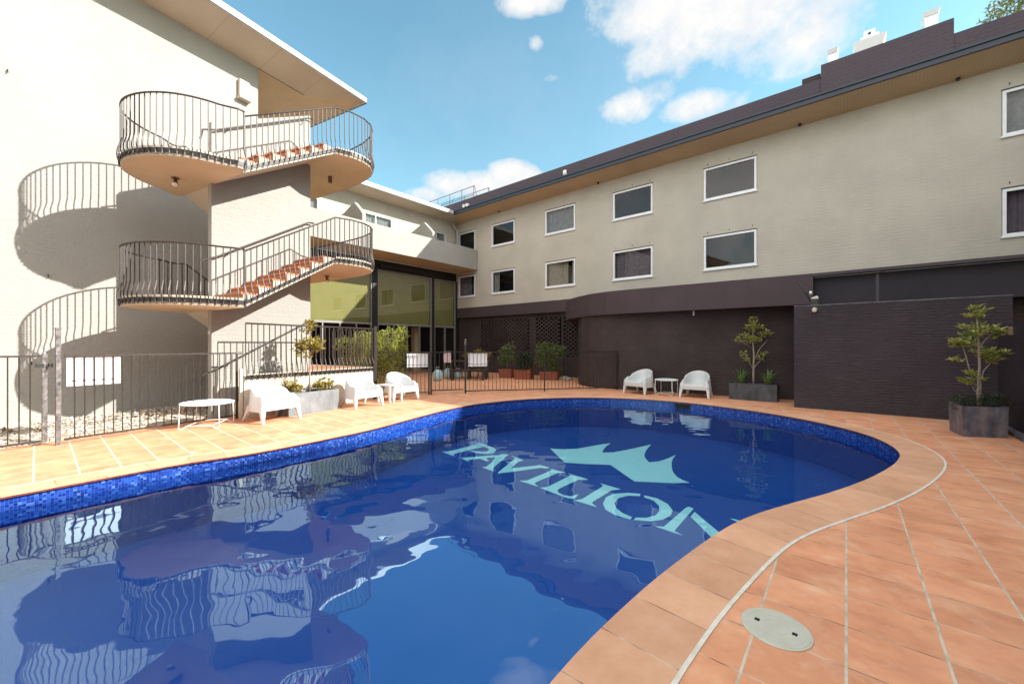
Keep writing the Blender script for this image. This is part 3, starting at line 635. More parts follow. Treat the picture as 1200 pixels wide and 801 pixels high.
# ================================================================== BACK WING (double height glazing under a balcony)
BX = -16.95; PX = -15.22
B = Thing('balcony_wing', 'cream wing with long balcony parapet over a tall dark framed glass wall', 'building', RA, (BX, 8, 0))
bops = [(6.2, 7.62, 6.85, 7.62), (9.35, 11.18, 6.88, 7.60), (13.2, 14.58, 6.83, 7.60)]
mb = MB(); wall_y(mb, 1.0, F0, 5.62, 8.27, BX, bops, .12); B.part(mb, 'wall', 'facade')
for a, b_, z0, z1 in bops:
    fr = frame_ring(a+.01, b_-.01, z0+.01, z1-.01, -BX+.03, -BX+.09, .05); mid = (a+b_)/2
    fr.box(mid-.02, mid+.02, -BX+.03, -BX+.09, z0+.06, z1-.06)
    w = B.part(turn(fr), 'window', 'frame_white')
    mb = MB(); xx = -BX+.055; mb.face([(a+.05, xx, z0+.05), (b_-.05, xx, z0+.05), (b_-.05, xx, z1-.05), (a+.05, xx, z1-.05)]); B.part(turn(mb), 'pane', 'glass', w)
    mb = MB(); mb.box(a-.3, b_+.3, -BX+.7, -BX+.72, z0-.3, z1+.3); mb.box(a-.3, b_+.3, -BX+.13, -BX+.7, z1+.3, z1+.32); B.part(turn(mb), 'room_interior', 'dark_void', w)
    B.part(wavy(a+.04, b_-.04, -BX+.18, z0, z1, axis='y'), 'curtain', 'curtain', w)
mb = MB(); mb.box(BX, PX, 3.0, F0-.004, 5.49, 5.62); B.part(mb, 'balcony_slab', 'soffit_orange')
mb = MB(); mb.box(PX-.12, PX+.001, 3.0, F0-.004, 5.485, 6.56); B.part(mb, 'balcony_parapet', 'render_white', bevel=.01)
# fin shaped balcony dividers
for y in (4.9, 8.75, 12.4):
    mb = MB(); prof = [(-16.94, 5.62), (PX-.12, 5.62), (PX-.12, 6.95), (PX-.26, 7.12), (-15.85, 7.52), (-16.94, 7.52)]
    prof = [(-16.94, 5.62), (PX-.13, 5.62), (PX-.13, 6.90), (-15.50, 7.06), (-16.02, 7.52), (-16.94, 7.22)]
    k = len(prof); mb.v = [(x, y-.08, z) for x, z in prof]+[(x, y+.08, z) for x, z in prof]
    mb.f = [tuple(range(k)), tuple(reversed(range(k, 2*k)))]+[(i, i+k, (i+1) % k+k, (i+1) % k) for i in range(k)]; mb.m = [0]*len(mb.f)
    B.part(mb, 'balcony_divider', 'render_white', fix=True)
EB = -16.01
mb = MB(); mb.face([(BX, 3.0, 8.27), (BX, F0, 8.27), (EB, EY, EZ), (EB, 3.0, EZ)]); B.part(mb, 'soffit', 'soffit_cream')
mb = MB(); mb.box(EB-.02, EB+.05, 3.0, EY-.086, EZ-.012, EZ+.18); mb.box(EB-4, EB-.02, 3.0, EY+.05, EZ+.14, EZ+.17); B.part(mb, 'roof_fascia', 'fascia_white')
mb = MB(); mb.box(EB+.051, EB+.056, 3.0, EY-.09, EZ-.025, EZ-.0); B.part(mb, 'drip_edge', 'iron_dark')
mb = MB(); mb.tube([(BX+.10, 14.98, 8.28), (BX+.10, 14.98, 8.05), (BX+.30, 15.12, 7.85), (BX+.30, 15.12, 6.2)][::-1], .05, 10); B.part(mb, 'downpipe', 'pipe', smooth=True)
# glass wall
GZ0, GZ1 = 2.42, 5.0
mb = MB(); mb.box(BX-.25, BX-.02, 3.0, F0+.14, 5.02, 5.488); mb.box(BX-.1, BX+.10, 10.03, 10.30, 0, 5.02); mb.box(BX-.1, BX+.08, 13.52, 13.68, 0, 5.02); mb.box(BX-.1, BX+.10, 15.2, F0+.14, 0, 5.02)
B.part(mb, 'steel_frame', 'black_frame')
mb = MB(); mb.box(BX+.02, BX+.14, 10.4, 12.9, 5.12, 5.25); B.part(mb, 'awning_box', 'iron_dark')
for y0, y1 in ((3.2, 6.86), (6.86, 10.02), (10.31, 13.51), (13.69, 15.19)):
    fr = frame_ring(y0, y1, GZ0+.04, GZ1, -BX-.06, -BX+.04, .035)
    g_ = B.part(turn(fr), 'window', 'alu')
    mb = MB(); xx = -BX-.01; mb.face([(y0+.035, xx, GZ0+.07), (y1-.035, xx, GZ0+.07), (y1-.035, xx, GZ1-.035), (y0+.035, xx, GZ1-.035)]); B.part(turn(mb), 'pane', 'glass_big', g_)
    mb = MB(); mb.box(y0+.02, y1-.02, -BX+.10, -BX+.11, GZ0+.02, GZ1); B.part(turn(mb), 'roller_blind', 'blind', g_)
    fr = frame_ring(y0, y1, .02, GZ0+.035, -BX-.06, -BX+.04, .05)
    w_ = y1-y0
    for q in ((.28, .52, .76) if w_ > 2 else (.5,)): fr.box(y0+w_*q-.025, y0+w_*q+.025, -BX-.05, -BX+.04, .07, GZ0-.015)
    d_ = B.part(turn(fr), 'glazed_door', 'alu')
    mb = MB(); mb.face([(y0+.05, xx, .07), (y1-.05, xx, .07), (y1-.05, xx, GZ0-.015), (y0+.05, xx, GZ0-.015)]); B.part(turn(mb), 'pane', 'glass_big', d_)
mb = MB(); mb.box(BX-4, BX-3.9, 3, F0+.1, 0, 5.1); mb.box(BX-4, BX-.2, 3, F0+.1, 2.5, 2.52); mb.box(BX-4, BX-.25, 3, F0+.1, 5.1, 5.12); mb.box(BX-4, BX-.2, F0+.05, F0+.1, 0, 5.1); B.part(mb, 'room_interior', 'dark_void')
mb = MB(); mb.box(BX-.9, BX-.6, 12.9, 13.25, 0, 2.4); B.part(mb, 'inner_column', 'soffit_orange')

# ================================================================== ANNEX (white wall building with the stair)
AV, AE = -11.1, 5.98
A = Thing('annex_building', 'tall sunlit cream rendered building with a wide flat roof behind the curved staircase', 'building', LA, (AV, 0, 0))
mb = MB(); mb.box(AV-9, AV, -9, AE, -.05, 8.82); A.part(mb, 'wall', 'render_white')
LZ = 8.99; LV = -10.06; LU = 8.59
mb = MB(); mb.face([(AV, -9, 8.82), (AV, AE+1.3, 8.82), (LV, LU, LZ), (LV, -9, LZ)]); A.part(mb, 'soffit', 'soffit_cream')
mb = MB(); mb.face([(AV-9, AE+1.3, 8.82), (AV-9, LU, LZ), (LV, LU, LZ), (AV, AE+1.3, 8.82)]); mb.face([(AV-9, AE, 8.821), (AV-9, AE+1.3, 8.82), (AV, AE+1.3, 8.82), (AV, AE, 8.821)]); A.part(mb, 'soffit', 'soffit_orange')
mb = MB(); mb.box(LV-.03, LV+.05, -9, LU+.05, LZ-.01, LZ+.14); mb.box(AV-9, LV-.03, LU-.03, LU+.05, LZ-.01, LZ+.14); A.part(mb, 'roof_fascia', 'fascia_white')
mb = MB(); mb.box(LV+.045, LV+.06, -9, LU+.06, LZ-.022, LZ+.004); mb.box(AV-9, LV+.045, LU+.045, LU+.06, LZ-.022, LZ+.004); A.part(mb, 'drip_edge', 'iron_dark')
mb = MB(); mb.box(AV-9, LV-.03, -9, LU-.03, LZ+.12, LZ+.15); A.part(mb, 'roof', 'roof_metal')
mb = MB(); mb.box(AV-.006, AV+.006, AE+.0, AE+1.3, 8.812, 8.822); A.part(mb, 'soffit_bead', 'iron_dark')
# wall mounted light box
t = Thing('wall_light_box', 'cream box light fixed high on the sunlit wall near its corner', 'wall light', LA, (AV, 5.6, 7.7))
mb = MB(); mb.box(AV, AV+.10, 5.48, 5.72, 7.80, 8.24); t.part(mb, 'cover', 'concrete_cream', bevel=.01)
mb = MB(); mb.box(AV, AV+.17, 5.46, 5.74, 7.74, 7.80); t.part(mb, 'base', 'concrete_cream')
# small dark hooks left in the wall
for u, z in ((1.78, 6.25), (2.25, 2.75), (3.6, 2.3), (2.05, 1.15)):
    t = Thing('wall_hook', {6.25: 'small dark hook high on the cream wall above the curved shadow', 2.75: 'small dark hook in the shadow of the lower landing', 2.3: 'small dark hook on the wall under the staircase', 1.15: 'small dark hook low on the wall beside the tall gate post'}[z], 'hook', LA, (AV, u, z))
    mb = MB(); mb.tube([(AV, u, z), (AV+.03, u, z), (AV+.035, u, z-.06)], .008); t.part(mb, 'pin', 'iron_dark')

# ================================================================== curved dark annexe in front of the hotel
CZ0, CZ1 = 2.45, 3.20
canopy = [(-.62, 12.2), (-3.42, 12.07), (-5.2, 12.0), (-6.04, 12.03), (-6.8, 12.25), (-7.6, 12.72), (-8.2, 13.15), (-8.76, 13.85), (-9.15, 14.6), (-9.35, F0-.005)]
K = Thing('curved_pavilion', 'low dark plum extension with a curved overhanging band below the hotel windows', 'building', RA, (-3, 13, 0))
mb = MB(); poly = [(-.62, F0-.005)]+canopy[::-1]; mb.prism([(x, y) for x, y in poly][::-1][::-1], CZ0, CZ1)
K.part(mb, 'overhanging_band', 'band', fix=True)
wallp = [(8.0, 12.95), (-.9, 12.9), (-2.54, 12.62), (-4.2, 12.38), (-5.87, 12.2), (-6.6, 12.22), (-7.3, 12.55), (-7.75, 13.05), (-8.0, 13.8), (-8.05, F0+.14)]
wallp = smooth_closed([Vector(p) for p in wallp]+[Vector((8.0, F0+.14))], 4)
wallp = [p for p in wallp if p.y < F0+.15 and p.y > 11.9]
mb = MB()
core = [(8.0, 12.95), (-.9, 12.9), (-2.54, 12.62), (-4.2, 12.40), (-5.6, 12.24), (-6.3, 12.22), (-6.8, 12.32), (-7.3, 12.6), (-7.7, 13.05), (-7.95, 13.7), (-8.02, F0+.14)]
mb.prism(core[::-1][::-1][::-1], 0, CZ0-.002) if False else mb.prism([core[i] for i in range(len(core)-1, -1, -1)]+[(8.0, F0+.14)], 0, CZ0-.002)
K.part(mb, 'wall', 'brown_wall', fix=True)
mb = MB(); mb.box(-.618, 8.0, 12.42, 12.60, 2.40, 3.12); mb.box(-.618, 8, 12.6, F0-.005, 3.0, 3.12); K.part(mb, 'sheet_cladding', 'clad')
mb = MB(); mb.box(-.618, 8.0, 12.18, 12.42, 3.125, 3.195); K.part(mb, 'roof_flashing', 'parapet')
for x in (.55, 3.2): 
    mb = MB(); mb.box(x-.03, x+.03, 12.405, 12.42, 2.45, 3.1); K.part(mb, 'cladding_joint', 'black_frame')
# small lights under the band
for a, d in ((-3.42, 12.35), (-7.2, 12.85)):
    t = Thing('downlight', {-3.42: 'tiny pale downlight under the plum band above the white chairs', -7.2: 'tiny pale downlight under the curved end of the plum band'}[a], 'light', RA, (a, d, CZ0))
    mb = MB(); mb.tube([(a, d, CZ0-.002), (a, d, CZ0-.14)], .022, 10); t.part(mb, 'lamp_tube', 'lamp_white')
# black boundary wall
G1 = Thing('boundary_wall', 'black purple painted brick wall standing forward beside the large corner planter', 'wall', RA, (0, 11.0, 0))
W0, WA0, WA1 = 11.35, -.93, 2.31
mb = MB(); mb.box(WA0, WA1, W0, W0+.24, 0, 2.345); G1.part(mb, 'brickwork', 'dark_brick')
mb = MB(); mb.box(WA0-.005, WA1+.005, W0-.006, W0+.246, 2.346, 2.36); G1.part(mb, 'capping', 'zinc_mid')
mb = MB(); mb.box(WA0+.02, WA0+.25, W0+.24, 12.88, 0, 2.34); G1.part(mb, 'return_wall', 'dark_brick')
G2 = Thing('side_wall', 'low black brick wall at the right edge running forward behind the corner planter', 'wall', RA, (2.14, 8, 0))
mb = MB(); mb.box(2.14, 2.34, -3.0, W0-.001, 0, 1.80); G2.part(mb, 'brickwork', 'dark_brick')
mb = MB(); mb.box(2.02, 2.139, -3.0, W0-.002, 0, .06); G2.part(mb, 'kerb', 'zinc_mid')
for d in (10.9, 10.5):
    mb = MB(); mb.tube([(2.12, d, 1.62), (2.12, d, 1.76)], .04, 10); G2.part(mb, 'wall_lamp', 'lamp_metal', smooth=False)
# flood lamp and sensor on top of the black wall
t = Thing('security_floodlight', 'black bracket floodlight with white heads on top of the black wall', 'floodlight', RA, (-.55, W0, 2.36))
mb = MB(); mb.box(-.62, -.48, W0+.02, W0+.12, 2.36, 2.50); mb.tube([(-.62, W0+.08, 2.45), (-.75, W0+.1, 2.7), (-.88, W0+.15, 2.95)], .018); mb.tube([(-.62, W0+.08, 2.40), (-.7, W0+.03, 2.66), (-.86, W0+.06, 2.72)], .012); t.part(mb, 'bracket', 'rubber')
mb = MB(); mb.tube([(-.60, W0+.06, 2.51), (-.50, W0-.0, 2.53)], [.025, .038], 10); t.part(mb, 'lamp_head', 'lamp_white')
mb = MB(); mb.tube([(-.62, W0+.03, 2.62), (-.62, W0-.01, 2.66)], .028, 10); t.part(mb, 'sensor', 'lamp_white')
t = Thing('wall_lamp', 'small brass and opal bulkhead lamp below the top edge of the black wall', 'lamp', RA, (-.55, W0, 2.25))
mb = MB(); mb.tube([(-.55, W0, 2.26), (-.55, W0-.03, 2.26)], .055, 14); t.part(mb, 'backplate', 'lamp_metal')
mb = MB(); mb.tube([(-.55, W0-.03, 2.27), (-.55, W0-.11, 2.23)], [.025, .042], 12); t.part(mb, 'lamp_head', 'lamp_white')

# off to the right: the neighbouring wing that keeps this side of the court in shade
S = Thing('side_wing', 'grey beige brick wing closing the court on the right', 'building', RA, (3.7, 8, 0))
mb = MB(); mb.box(5.0, 9, -7, 15.2, 0, 7.2); S.part(mb, 'wall', 'facade')
mb = MB(); mb.box(4.5, 9.5, -7.4, 15.2, 7.2, 7.4); S.part(mb, 'roof', 'fascia_navy')
for d in (-4, 0, 4, 8):
    fr = frame_ring(d, d+1.6, 3.4, 4.6, -5.0-.01, -5.0+.03, .065); 
    fr.v = [(-y, x, z) for x, y, z in fr.v]; fr.v = [(10.0-x, y, z) for x, y, z in fr.v]; w = S.part(fr, 'window', 'frame_white')
    mb = MB(); mb.box(4.985, 4.999, d+.06, d+1.54, 3.46, 4.54); S.part(mb, 'pane', 'glass', w)

# ================================================================== STAIRCASE (frame: x out of the annex wall, y along it)
ST = Thing('curved_staircase', 'two storey outdoor staircase with curved landings, bronze bars and terracotta treads', 'staircase', LA, (-9.1, 5, 0))
SV0, SV1 = -9.16, -9.02; SU0, SU1 = 3.98, 6.08
a_, b_, c_, d_ = 2.27, 3.44, 4.78, 5.95; TH = .13
mb = MB(); prof = [(SU0, .0), (SU1, .0), (SU1, 7.03), (SU0, 5.86)]
mb.v = [(SV0, u, z) for u, z in prof]+[(SV1, u, z) for u, z in prof]; mb.f = [(3, 2, 1, 0), (4, 5, 6, 7), (0, 1, 5, 4), (1, 2, 6, 5), (2, 3, 7, 6), (3, 0, 4, 7)]; mb.m = [0]*6
ST.part(mb, 'spine_wall', 'render_white', fix=True)
LL = smooth_closed([Vector(p) for p in [(-7.98, 4.04), (-7.96, 3.62), (-8.16, 3.22), (-8.46, 2.95), (-8.86, 2.78), (-9.3, 2.74), (-9.75, 2.88), (-10.08, 3.2), (-10.25, 3.6), (-10.27, 4.04)]], 4)
LL = [p for p in LL if p.y <= 4.045][:37]
RR = [Vector(p) for p in [(-7.96, 5.98), (-7.80, 6.30), (-7.76, 6.6), (-7.84, 6.88), (-8.02, 7.1), (-8.3, 7.27), (-8.66, 7.39), (-9.1, 7.46), (-9.7, 7.52), (-10.6, 7.54), (-12.3, 7.54)]]
def ccw(poly):
    s_ = sum(poly[i][0]*poly[(i+1) % len(poly)][1]-poly[(i+1) % len(poly)][0]*poly[i][1] for i in range(len(poly)))
    return poly if s_ > 0 else poly[::-1]
def landing(poly, z, mat='concrete_cream'):
    mb = MB(); p = ccw([(q[0], q[1]) for q in poly]); mb.prism(p, z-TH, z-.006)
    o = ST.part(mb, 'landing', ['soffit_orange'], fix=True)
    # pale kerb on the rim
    return o
def rim(poly, z, w=.03):
    mb = MB()
    for i in range(len(poly)-1):
        p, q = poly[i], poly[i+1]; zz0, zz1 = z[i], z[i+1]
        t_ = (q-p).normalized(); nn = Vector((t_.y, -t_.x))
        mb.face([(p.x, p.y, zz0-TH-.004), (q.x, q.y, zz1-TH-.004), (q.x, q.y, zz1+.03), (p.x, p.y, zz0+.03)])
        pi, qi = p-nn*w*rimsign, q-nn*w*rimsign
        mb.face([(p.x, p.y, zz0+.03), (q.x, q.y, zz1+.03), (qi.x, qi.y, zz1+.03), (pi.x, pi.y, zz0+.03)])
        mb.face([(p.x, p.y, zz0-TH-.004), (pi.x, pi.y, zz0-TH-.004), (qi.x, qi.y, zz1-TH-.004), (q.x, q.y, zz1-TH-.004)])
        mb.face([(pi.x, pi.y, zz0-TH-.004), (pi.x, pi.y, zz0+.03), (qi.x, qi.y, zz1+.03), (qi.x, qi.y, zz1-TH-.004)])
    return mb
rimsign = 1
def flight(v0, v1, u0, z0, u1, z1, n, name='flight'):
    """stepped top, smooth raking soffit; z0 at u0 rises to z1 at u1"""
    mb = MB(); du = (u1-u0)/n; dz = (z1-z0)/n
    prof = [(u0, z0-TH)]
    prof.append((u0, z0-.01))
    for k in range(n):
        prof.append((u0+du*k, z0+dz*(k+1)-.04)); prof.append((u0+du*(k+1), z0+dz*(k+1)-.04))
    prof[-1] = (u1, z1-.01); prof.append((u1, z1-TH))
    k = len(prof)
    mb.v = [(v0, u, z) for u, z in prof]+[(v1, u, z) for u, z in prof]
    mb.f = [tuple(range(k)), tuple(reversed(range(k, 2*k)))]+[(i, (i+1) % k, (i+1) % k+k, i+k) for i in range(k)]; mb.m = [0]*len(mb.f)
    f_ = ST.part(mb, name, 'concrete_cream', fix=True)
    for i in range(n):
        mb = MB(); y0 = u0+du*i; y1 = u0+du*(i+1)
        if du > 0: y0 -= .03
        else: y0 += .03
        mb.box(v0+.02, v1-.02, y0, y1, z0+dz*(i+1)-.04, z0+dz*(i+1)-.002)
        mb.box(v0+.02, v1-.02, u0+du*i-math.copysign(.004, du), u0+du*i+math.copysign(.02, du), z0+dz*i+.005, z0+dz*(i+1)-.042)
        ST.part(mb, 'tread', 'tread', f_, bevel=.006)
    return f_
uL, uR = 4.04, 5.98
flight(-9.015, -7.985, uL, a_, uR, b_, 7); flight(-9.015, -7.985, uL, c_, uR, d_, 7)
flight(-10.25, -9.165, uR, b_, uL, c_, 8)
flight(-10.25, -9.165, uR, .86, uL, a_, 8)
for z in (a_, c_): landing(LL, z)
rpoly = RR+[Vector((-12.3, 5.98))]
for z in (b_, d_): landing(rpoly, z)

# railings follow the slab edge; bars belly outwards near the bottom
def railing(path, zs, outward, h=.92, sp=.105, belly=.042, tail=True, parent=None, T=ST, mat='iron', strip=True):
    """path in plan, zs slab top heights, outward = +1 if outside lies to the right of travel"""
    segs = []; L = 0
    for i in range(len(path)-1): segs.append((L, (path[i+1]-path[i]).length)); L += segs[-1][1]
    def at(s_):
        for i, (s0, l) in enumerate(segs):
            if s_ <= s0+l+1e-6 or i == len(segs)-1:
                f = (s_-s0)/l if l else 0; p = path[i].lerp(path[i+1], f); z = zs[i]+(zs[i+1]-zs[i])*f
                a0 = (path[i+1]-path[i]).normalized()
                b0 = (path[min(i+2, len(path)-1)]-path[min(i+1, len(path)-2)]).normalized() if f > .5 else (path[i]-path[i-1]).normalized() if i > 0 else a0
                t = (a0+(b0-a0)*abs(f-.5)*.8); 
                if t.length < .3: t = a0
                t.normalize(); return p, z, Vector((t.y, -t.x))*outward, t
    r = MB(); tr = [ (path[i].x, path[i].y, zs[i]+h) for i in range(len(path))]
    root = bpy.data.objects.new('railing', None); 
    bars = MB(); nb_ = int(L/sp)
    for k in range(nb_+1):
        p, z, nn, t = at(L*k/nb_)
        prof = [(0, h), (0, .27), (belly*.4, .19), (belly, .10), (belly*1.05, .03), (belly*.7, -.03), (.022, -.06), (.022, -TH+.015)]
        bars.tube([(p.x+nn.x*o_, p.y+nn.y*o_, z+q) for o_, q in prof], .0105, 4)
    rb = MB()
    for i in range(len(path)-1):
        rb_p = [path[i], path[i+1]]
    rb.tube(tr, .0165, 6)
    top = T.part(rb, 'railing', mat, parent, smooth=True)
    T.part(bars, 'bars', mat, top)
    if strip:
        sb = MB(); pts = []
        for i in range(len(path)):
            a0 = (path[min(i+1, len(path)-1)]-path[max(i-1, 0)]).normalized(); nn = Vector((a0.y, -a0.x))*outward; pts.append(path[i]+nn*.012)
        for i in range(len(pts)-1):
            sb.face([(pts[i].x, pts[i].y, zs[i]-.085), (pts[i+1].x, pts[i+1].y, zs[i+1]-.085), (pts[i+1].x, pts[i+1].y, zs[i+1]-.012), (pts[i].x, pts[i].y, zs[i]-.012)])
        T.part(sb, 'edge_strip', 'iron_dark', top)
    return top
for zl, zr, zd in ((a_, b_, .86), (c_, d_, b_)):
    # outer rail: down the rear flight, round the left landing, up the front flight, round the right landing
    rear = [Vector((-10.26, uR)), Vector((-10.26, uL))]; path = [rear[0]]; zz = [zd]
    ll = LL[::-1]
    for p in ll: path.append(p.copy()); zz.append(zl)
    for p in RR: path.append(p.copy()); zz.append(zr)
    # outward is on the ... test with the leftmost point
    k = len(ll)//2; t = (path[k+1]-path[k-1]).normalized(); nn = Vector((t.y, -t.x)); sgn = 1 if nn.y < 0 else -1
    railing(path, zz, sgn)
    rimsign = sgn
    ST.part(rim([p for p in ll], [zl]*len(ll)), 'landing_rim', 'concrete_cream')
    ST.part(rim(RR, [zr]*len(RR)), 'landing_rim', 'concrete_cream')
# inner handrails on the spine wall
for z0, z1 in ((a_, b_), (c_, d_), (.05, .86+.2)):
    mb = MB(); v = SV1+.07
    pts = [(v+.0, SU0-.22, z0+.62), (v, SU0-.18, z0+.82), (v, SU0+.05, z0+.92), (v, SU1-.1, z1+.95), (v, SU1+.05, z1+.97)]
    mb.tube(pts, .017, 8)
    for f in (.12, .88): 
        u = SU0+(SU1-SU0)*f; z = z0+.92+(z1+.95-z0-.92)*f; mb.tube([(SV1, u, z-.07), (v, u, z-.07), (v, u, z)], .008)
    ST.part(mb, 'handrail', 'iron', smooth=True)
# newel at the top left of the spine, rail stub
# fittings under the landings
def fitting(v, u, z, kind):
    mb = MB()
    if kind: mb.tube([(v, u, z), (v, u, z-.16)], .05, 12); o = ST.part(mb, 'ceiling_light', 'lamp_metal')
    else:
        mb.tube([(v, u, z), (v, u, z-.03)], .06, 12); mb.tube([(v-.01, u, z-.03), (v+.03, u, z-.09)], .022, 8); o = ST.part(mb, 'ceiling_light', 'lamp_metal')
        mb = MB(); mb.tube([(v+.01, u, z-.07), (v+.06, u-.03, z-.15)], [.03, .055], 12); ST.part(mb, 'lamp_shade', 'lamp_metal', o)
        mb = MB(); mb.tube([(v+.06, u-.03, z-.15), (v+.066, u-.033, z-.158)], [.05, .03], 12); ST.part(mb, 'bulb', 'lamp_white', o)
fitting(-9.18, 6.74, d_-TH, 1); fitting(-9.35, 3.52, c_-TH, 0); fitting(-9.6, 6.95, b_-TH, 0)
mb = MB(); mb.box(SV0+.02, SV1-.03, SU0-.012, SU0, 1.66, 1.73); ST.part(mb, 'junction_box', 'pipe')

# ================================================================== TERRACE
T = Thing('raised_terrace', 'raised cream walled terrace with terracotta floor below the staircase', 'terrace', LA, (-8.45, 6, 0))
TV, TU0, TU1, TZ = -8.45, 4.29, 7.58, .86
mb = MB(); mb.box(TV-.15, TV, TU0, TU1, 0, TZ); mb.box(-14, TV-.15, TU1-.15, TU1, 0, TZ); mb.box(-9.0, TV-.15, TU0, TU0+.12, 0, .3); T.part(mb, 'retaining_wall', 'concrete_cream', bevel=.008)
mb = MB(); mb.box(-14, TV-.151, 5.9, TU1-.151, .3, TZ-.01); T.part(mb, 'floor', 'deck')
for i in range(5):
    mb = MB(); mb.box(-9.0, TV-.16, 4.45+i*.29, 5.9, i*.165+.001, (i+1)*.165); T.part(mb, 'step', 'concrete_cream')
path = [Vector((TV+.012, TU0+.02)), Vector((TV+.012, TU1-.02)), Vector((-10.2, TU1-.02))]
railing(path, [TZ]*3, 1, h=1.02, sp=.115, T=T, belly=.05)
mb = MB(); mb.tube([(TV-.02, TU0-.05, 0), (TV-.02, TU0-.05, .98)], .035, 4); T.part(mb, 'gate_pier', 'concrete_cream')
mb = MB(); mb.box(TV-.07, TV+.03, TU1-.07, TU1+.03, 0, 1.95); T.part(mb, 'corner_post', 'iron_dark')

# ================================================================== gravel bed
mb = MB(); mb.prism([(-11.09, -8), (-9.15, -8), (-9.0, 2), (-9.1, 4.6), (-11.09, 5.9)], -.02, .04)
o = mb.build('gravel_bed', 'sandy'); o.rotation_euler = (0, 0, LA); structure(o)
rng = random.Random(3); mb = MB()
for k in range(5200):
    u = rng.uniform(-.5, 5.6) if k > 800 else rng.uniform(-6, 0); v = rng.uniform(-11.06, -9.05); v = v if rng.random() < .85 else rng.uniform(-9.1, -8.85)
    r = rng.uniform(.013, .034); z = .04+r*.3+(.035*rng.random() if v < -10.1 else 0) if v < -9.1 else .01
    i = len(mb.v); a = rng.uniform(0, 3.1); ca, sa = math.cos(a), math.sin(a); sx, sy, sz = r*rng.uniform(.9, 1.5), r*rng.uniform(.7, 1), r*rng.uniform(.5, .9)
    P_ = [(1, 0, 0), (.35, .9, .1), (-.5, .8, 0), (-1, 0, 0), (-.4, -.85, .1), (.5, -.8, 0)]
    for x, y, w in P_: mb.v.append((v+ca*x*sx-sa*y*sy, u+sa*x*sx+ca*y*sy, z+w*sz))
    mb.v.append((v, u, z+sz)); mb.v.append((v, u, z-sz*.4))
    for j in range(6): mb.f.append((i+j, i+(j+1) % 6, i+6)); mb.m.append(0)
o = mb.build('pebbles', 'pebble', smooth=True); o.rotation_euler = (0, 0, LA); tag(o, 'loose pale river pebbles along the foot of the cream wall', 'gravel', kind='stuff')
rng = random.Random(5); mb = MB()
for k in range(150):
    u = rng.uniform(3.0, 5.0) if k < 110 else rng.uniform(.6, 1.9); v = rng.uniform(-10.4, -9.3); z = .09; a = rng.uniform(0, 6.28); l = rng.uniform(.05, .13)
    d = Vector((math.cos(a)*l, math.sin(a)*l)); w = Vector((-d.y, d.x))*.3; zt = rng.uniform(0, .06)
    mb.face([(v, u, z), (v+d.x*.5+w.x, u+d.y*.5+w.y, z+zt), (v+d.x, u+d.y, z+zt*1.5), (v+d.x*.5-w.x, u+d.y*.5-w.y, z+zt*.4)])
o = mb.build('leaf_litter', 'leaf_dry'); o.rotation_euler = (0, 0, LA); tag(o, 'dry brown fallen leaves on the pebbles under the staircase', 'leaves', kind='stuff')

# ================================================================== FENCES
def panel(T, p0, p1, h, sp=.125, zb=.07, mat='iron', r=.008, bars_out=True, name='fence_panel'):
    d = (p1-p0); L = d.length; t = d.normalized()
    for z in (zb, h):
        mb = MB(); mb.tube([(p0.x, p0.y, z), (p1.x, p1.y, z)], .019, 4); o = T.part(mb, 'rail', mat)
    mb = MB(); k = max(2, round(L/sp))
    for i in range(1, k):
        q = p0+d*i/k; mb.tube([(q.x, q.y, zb), (q.x, q.y, h)], r, 6)
    T.part(mb, 'bars', mat, o); return o
V2 = Vector
FV = -8.58; FH = 1.29
t = Thing('pool_gate', 'bronze barred pool gate left of the tall galvanised post', 'gate', LA, (FV-.1, 1.0, 0))
panel(t, V2((FV-.13, .0)), V2((FV-.13, 1.70)), FH, .10); 
for u in (1.735, -.03):
    mb = MB(); mb.box(FV-.155, FV-.105, u-.025, u+.025, .05, FH+.02); t.part(mb, 'post', 'galv')
mb = MB(); mb.box(FV-.11, FV-.06, 1.64, 1.72, 1.13, 1.18); mb.box(FV-.11, FV-.05, 1.765, 1.80, 1.13, 1.18); t.part(mb, 'latch', 'rubber')
mb = MB(); mb.tube([(FV-.13, 1.735, FH+.02), (FV-.13, 1.735, FH+.07)], [.03, .012], 8); t.part(mb, 'cap', 'galv')
t = Thing('gate_post', 'tall scuffed galvanised post between the gate and the long pool fence', 'post', LA, (FV, 1.83, 0))
mb = MB(); mb.tube([(FV, 1.84, 0), (FV, 1.84, 1.68)], .036, 4); t.part(mb, 'shaft', 'galv'); mb = MB(); mb.tube([(FV, 1.84, 1.68), (FV, 1.84, 1.70)], .04, 4); t.part(mb, 'cap', 'galv')
t = Thing('pool_fence', 'long bronze barred pool fence in front of the pebble bed carrying a blank white sign', 'fence', LA, (FV, 3, 0))
panel(t, V2((FV, 1.90)), V2((FV, 4.24)), FH, .105)
mb = MB(); mb.tube([(FV, 4.22, 0), (FV, 4.22, FH+.01)], .022, 4); t.part(mb, 'post', 'iron'); 
mb = MB(); mb.tube([(FV, 4.23, FH), (FV+.05, 4.28, FH)], .03, 8); t.part(mb, 'bracket', 'alu')
t = Thing('fence_sign', 'blank white sign with a thin blue line fixed behind the left pool fence bars', 'sign', LA, (FV, 2.2, .85))
mb = MB(); mb.box(FV-.030, FV-.022, 1.93, 2.52, .84, 1.265); t.part(mb, 'board', 'sign'); mb = MB(); mb.box(FV-.022, FV-.0205, 1.97, 2.50, .905, .925); t.part(mb, 'printed_line', 'sign_line')
t = Thing('pool_fence', 'short bronze barred fence left of the pool gate at the picture edge', 'fence', LA, (FV-.1, -1.6, 0))
panel(t, V2((FV-.1, -3.2)), V2((FV-.1, -.1)), FH)
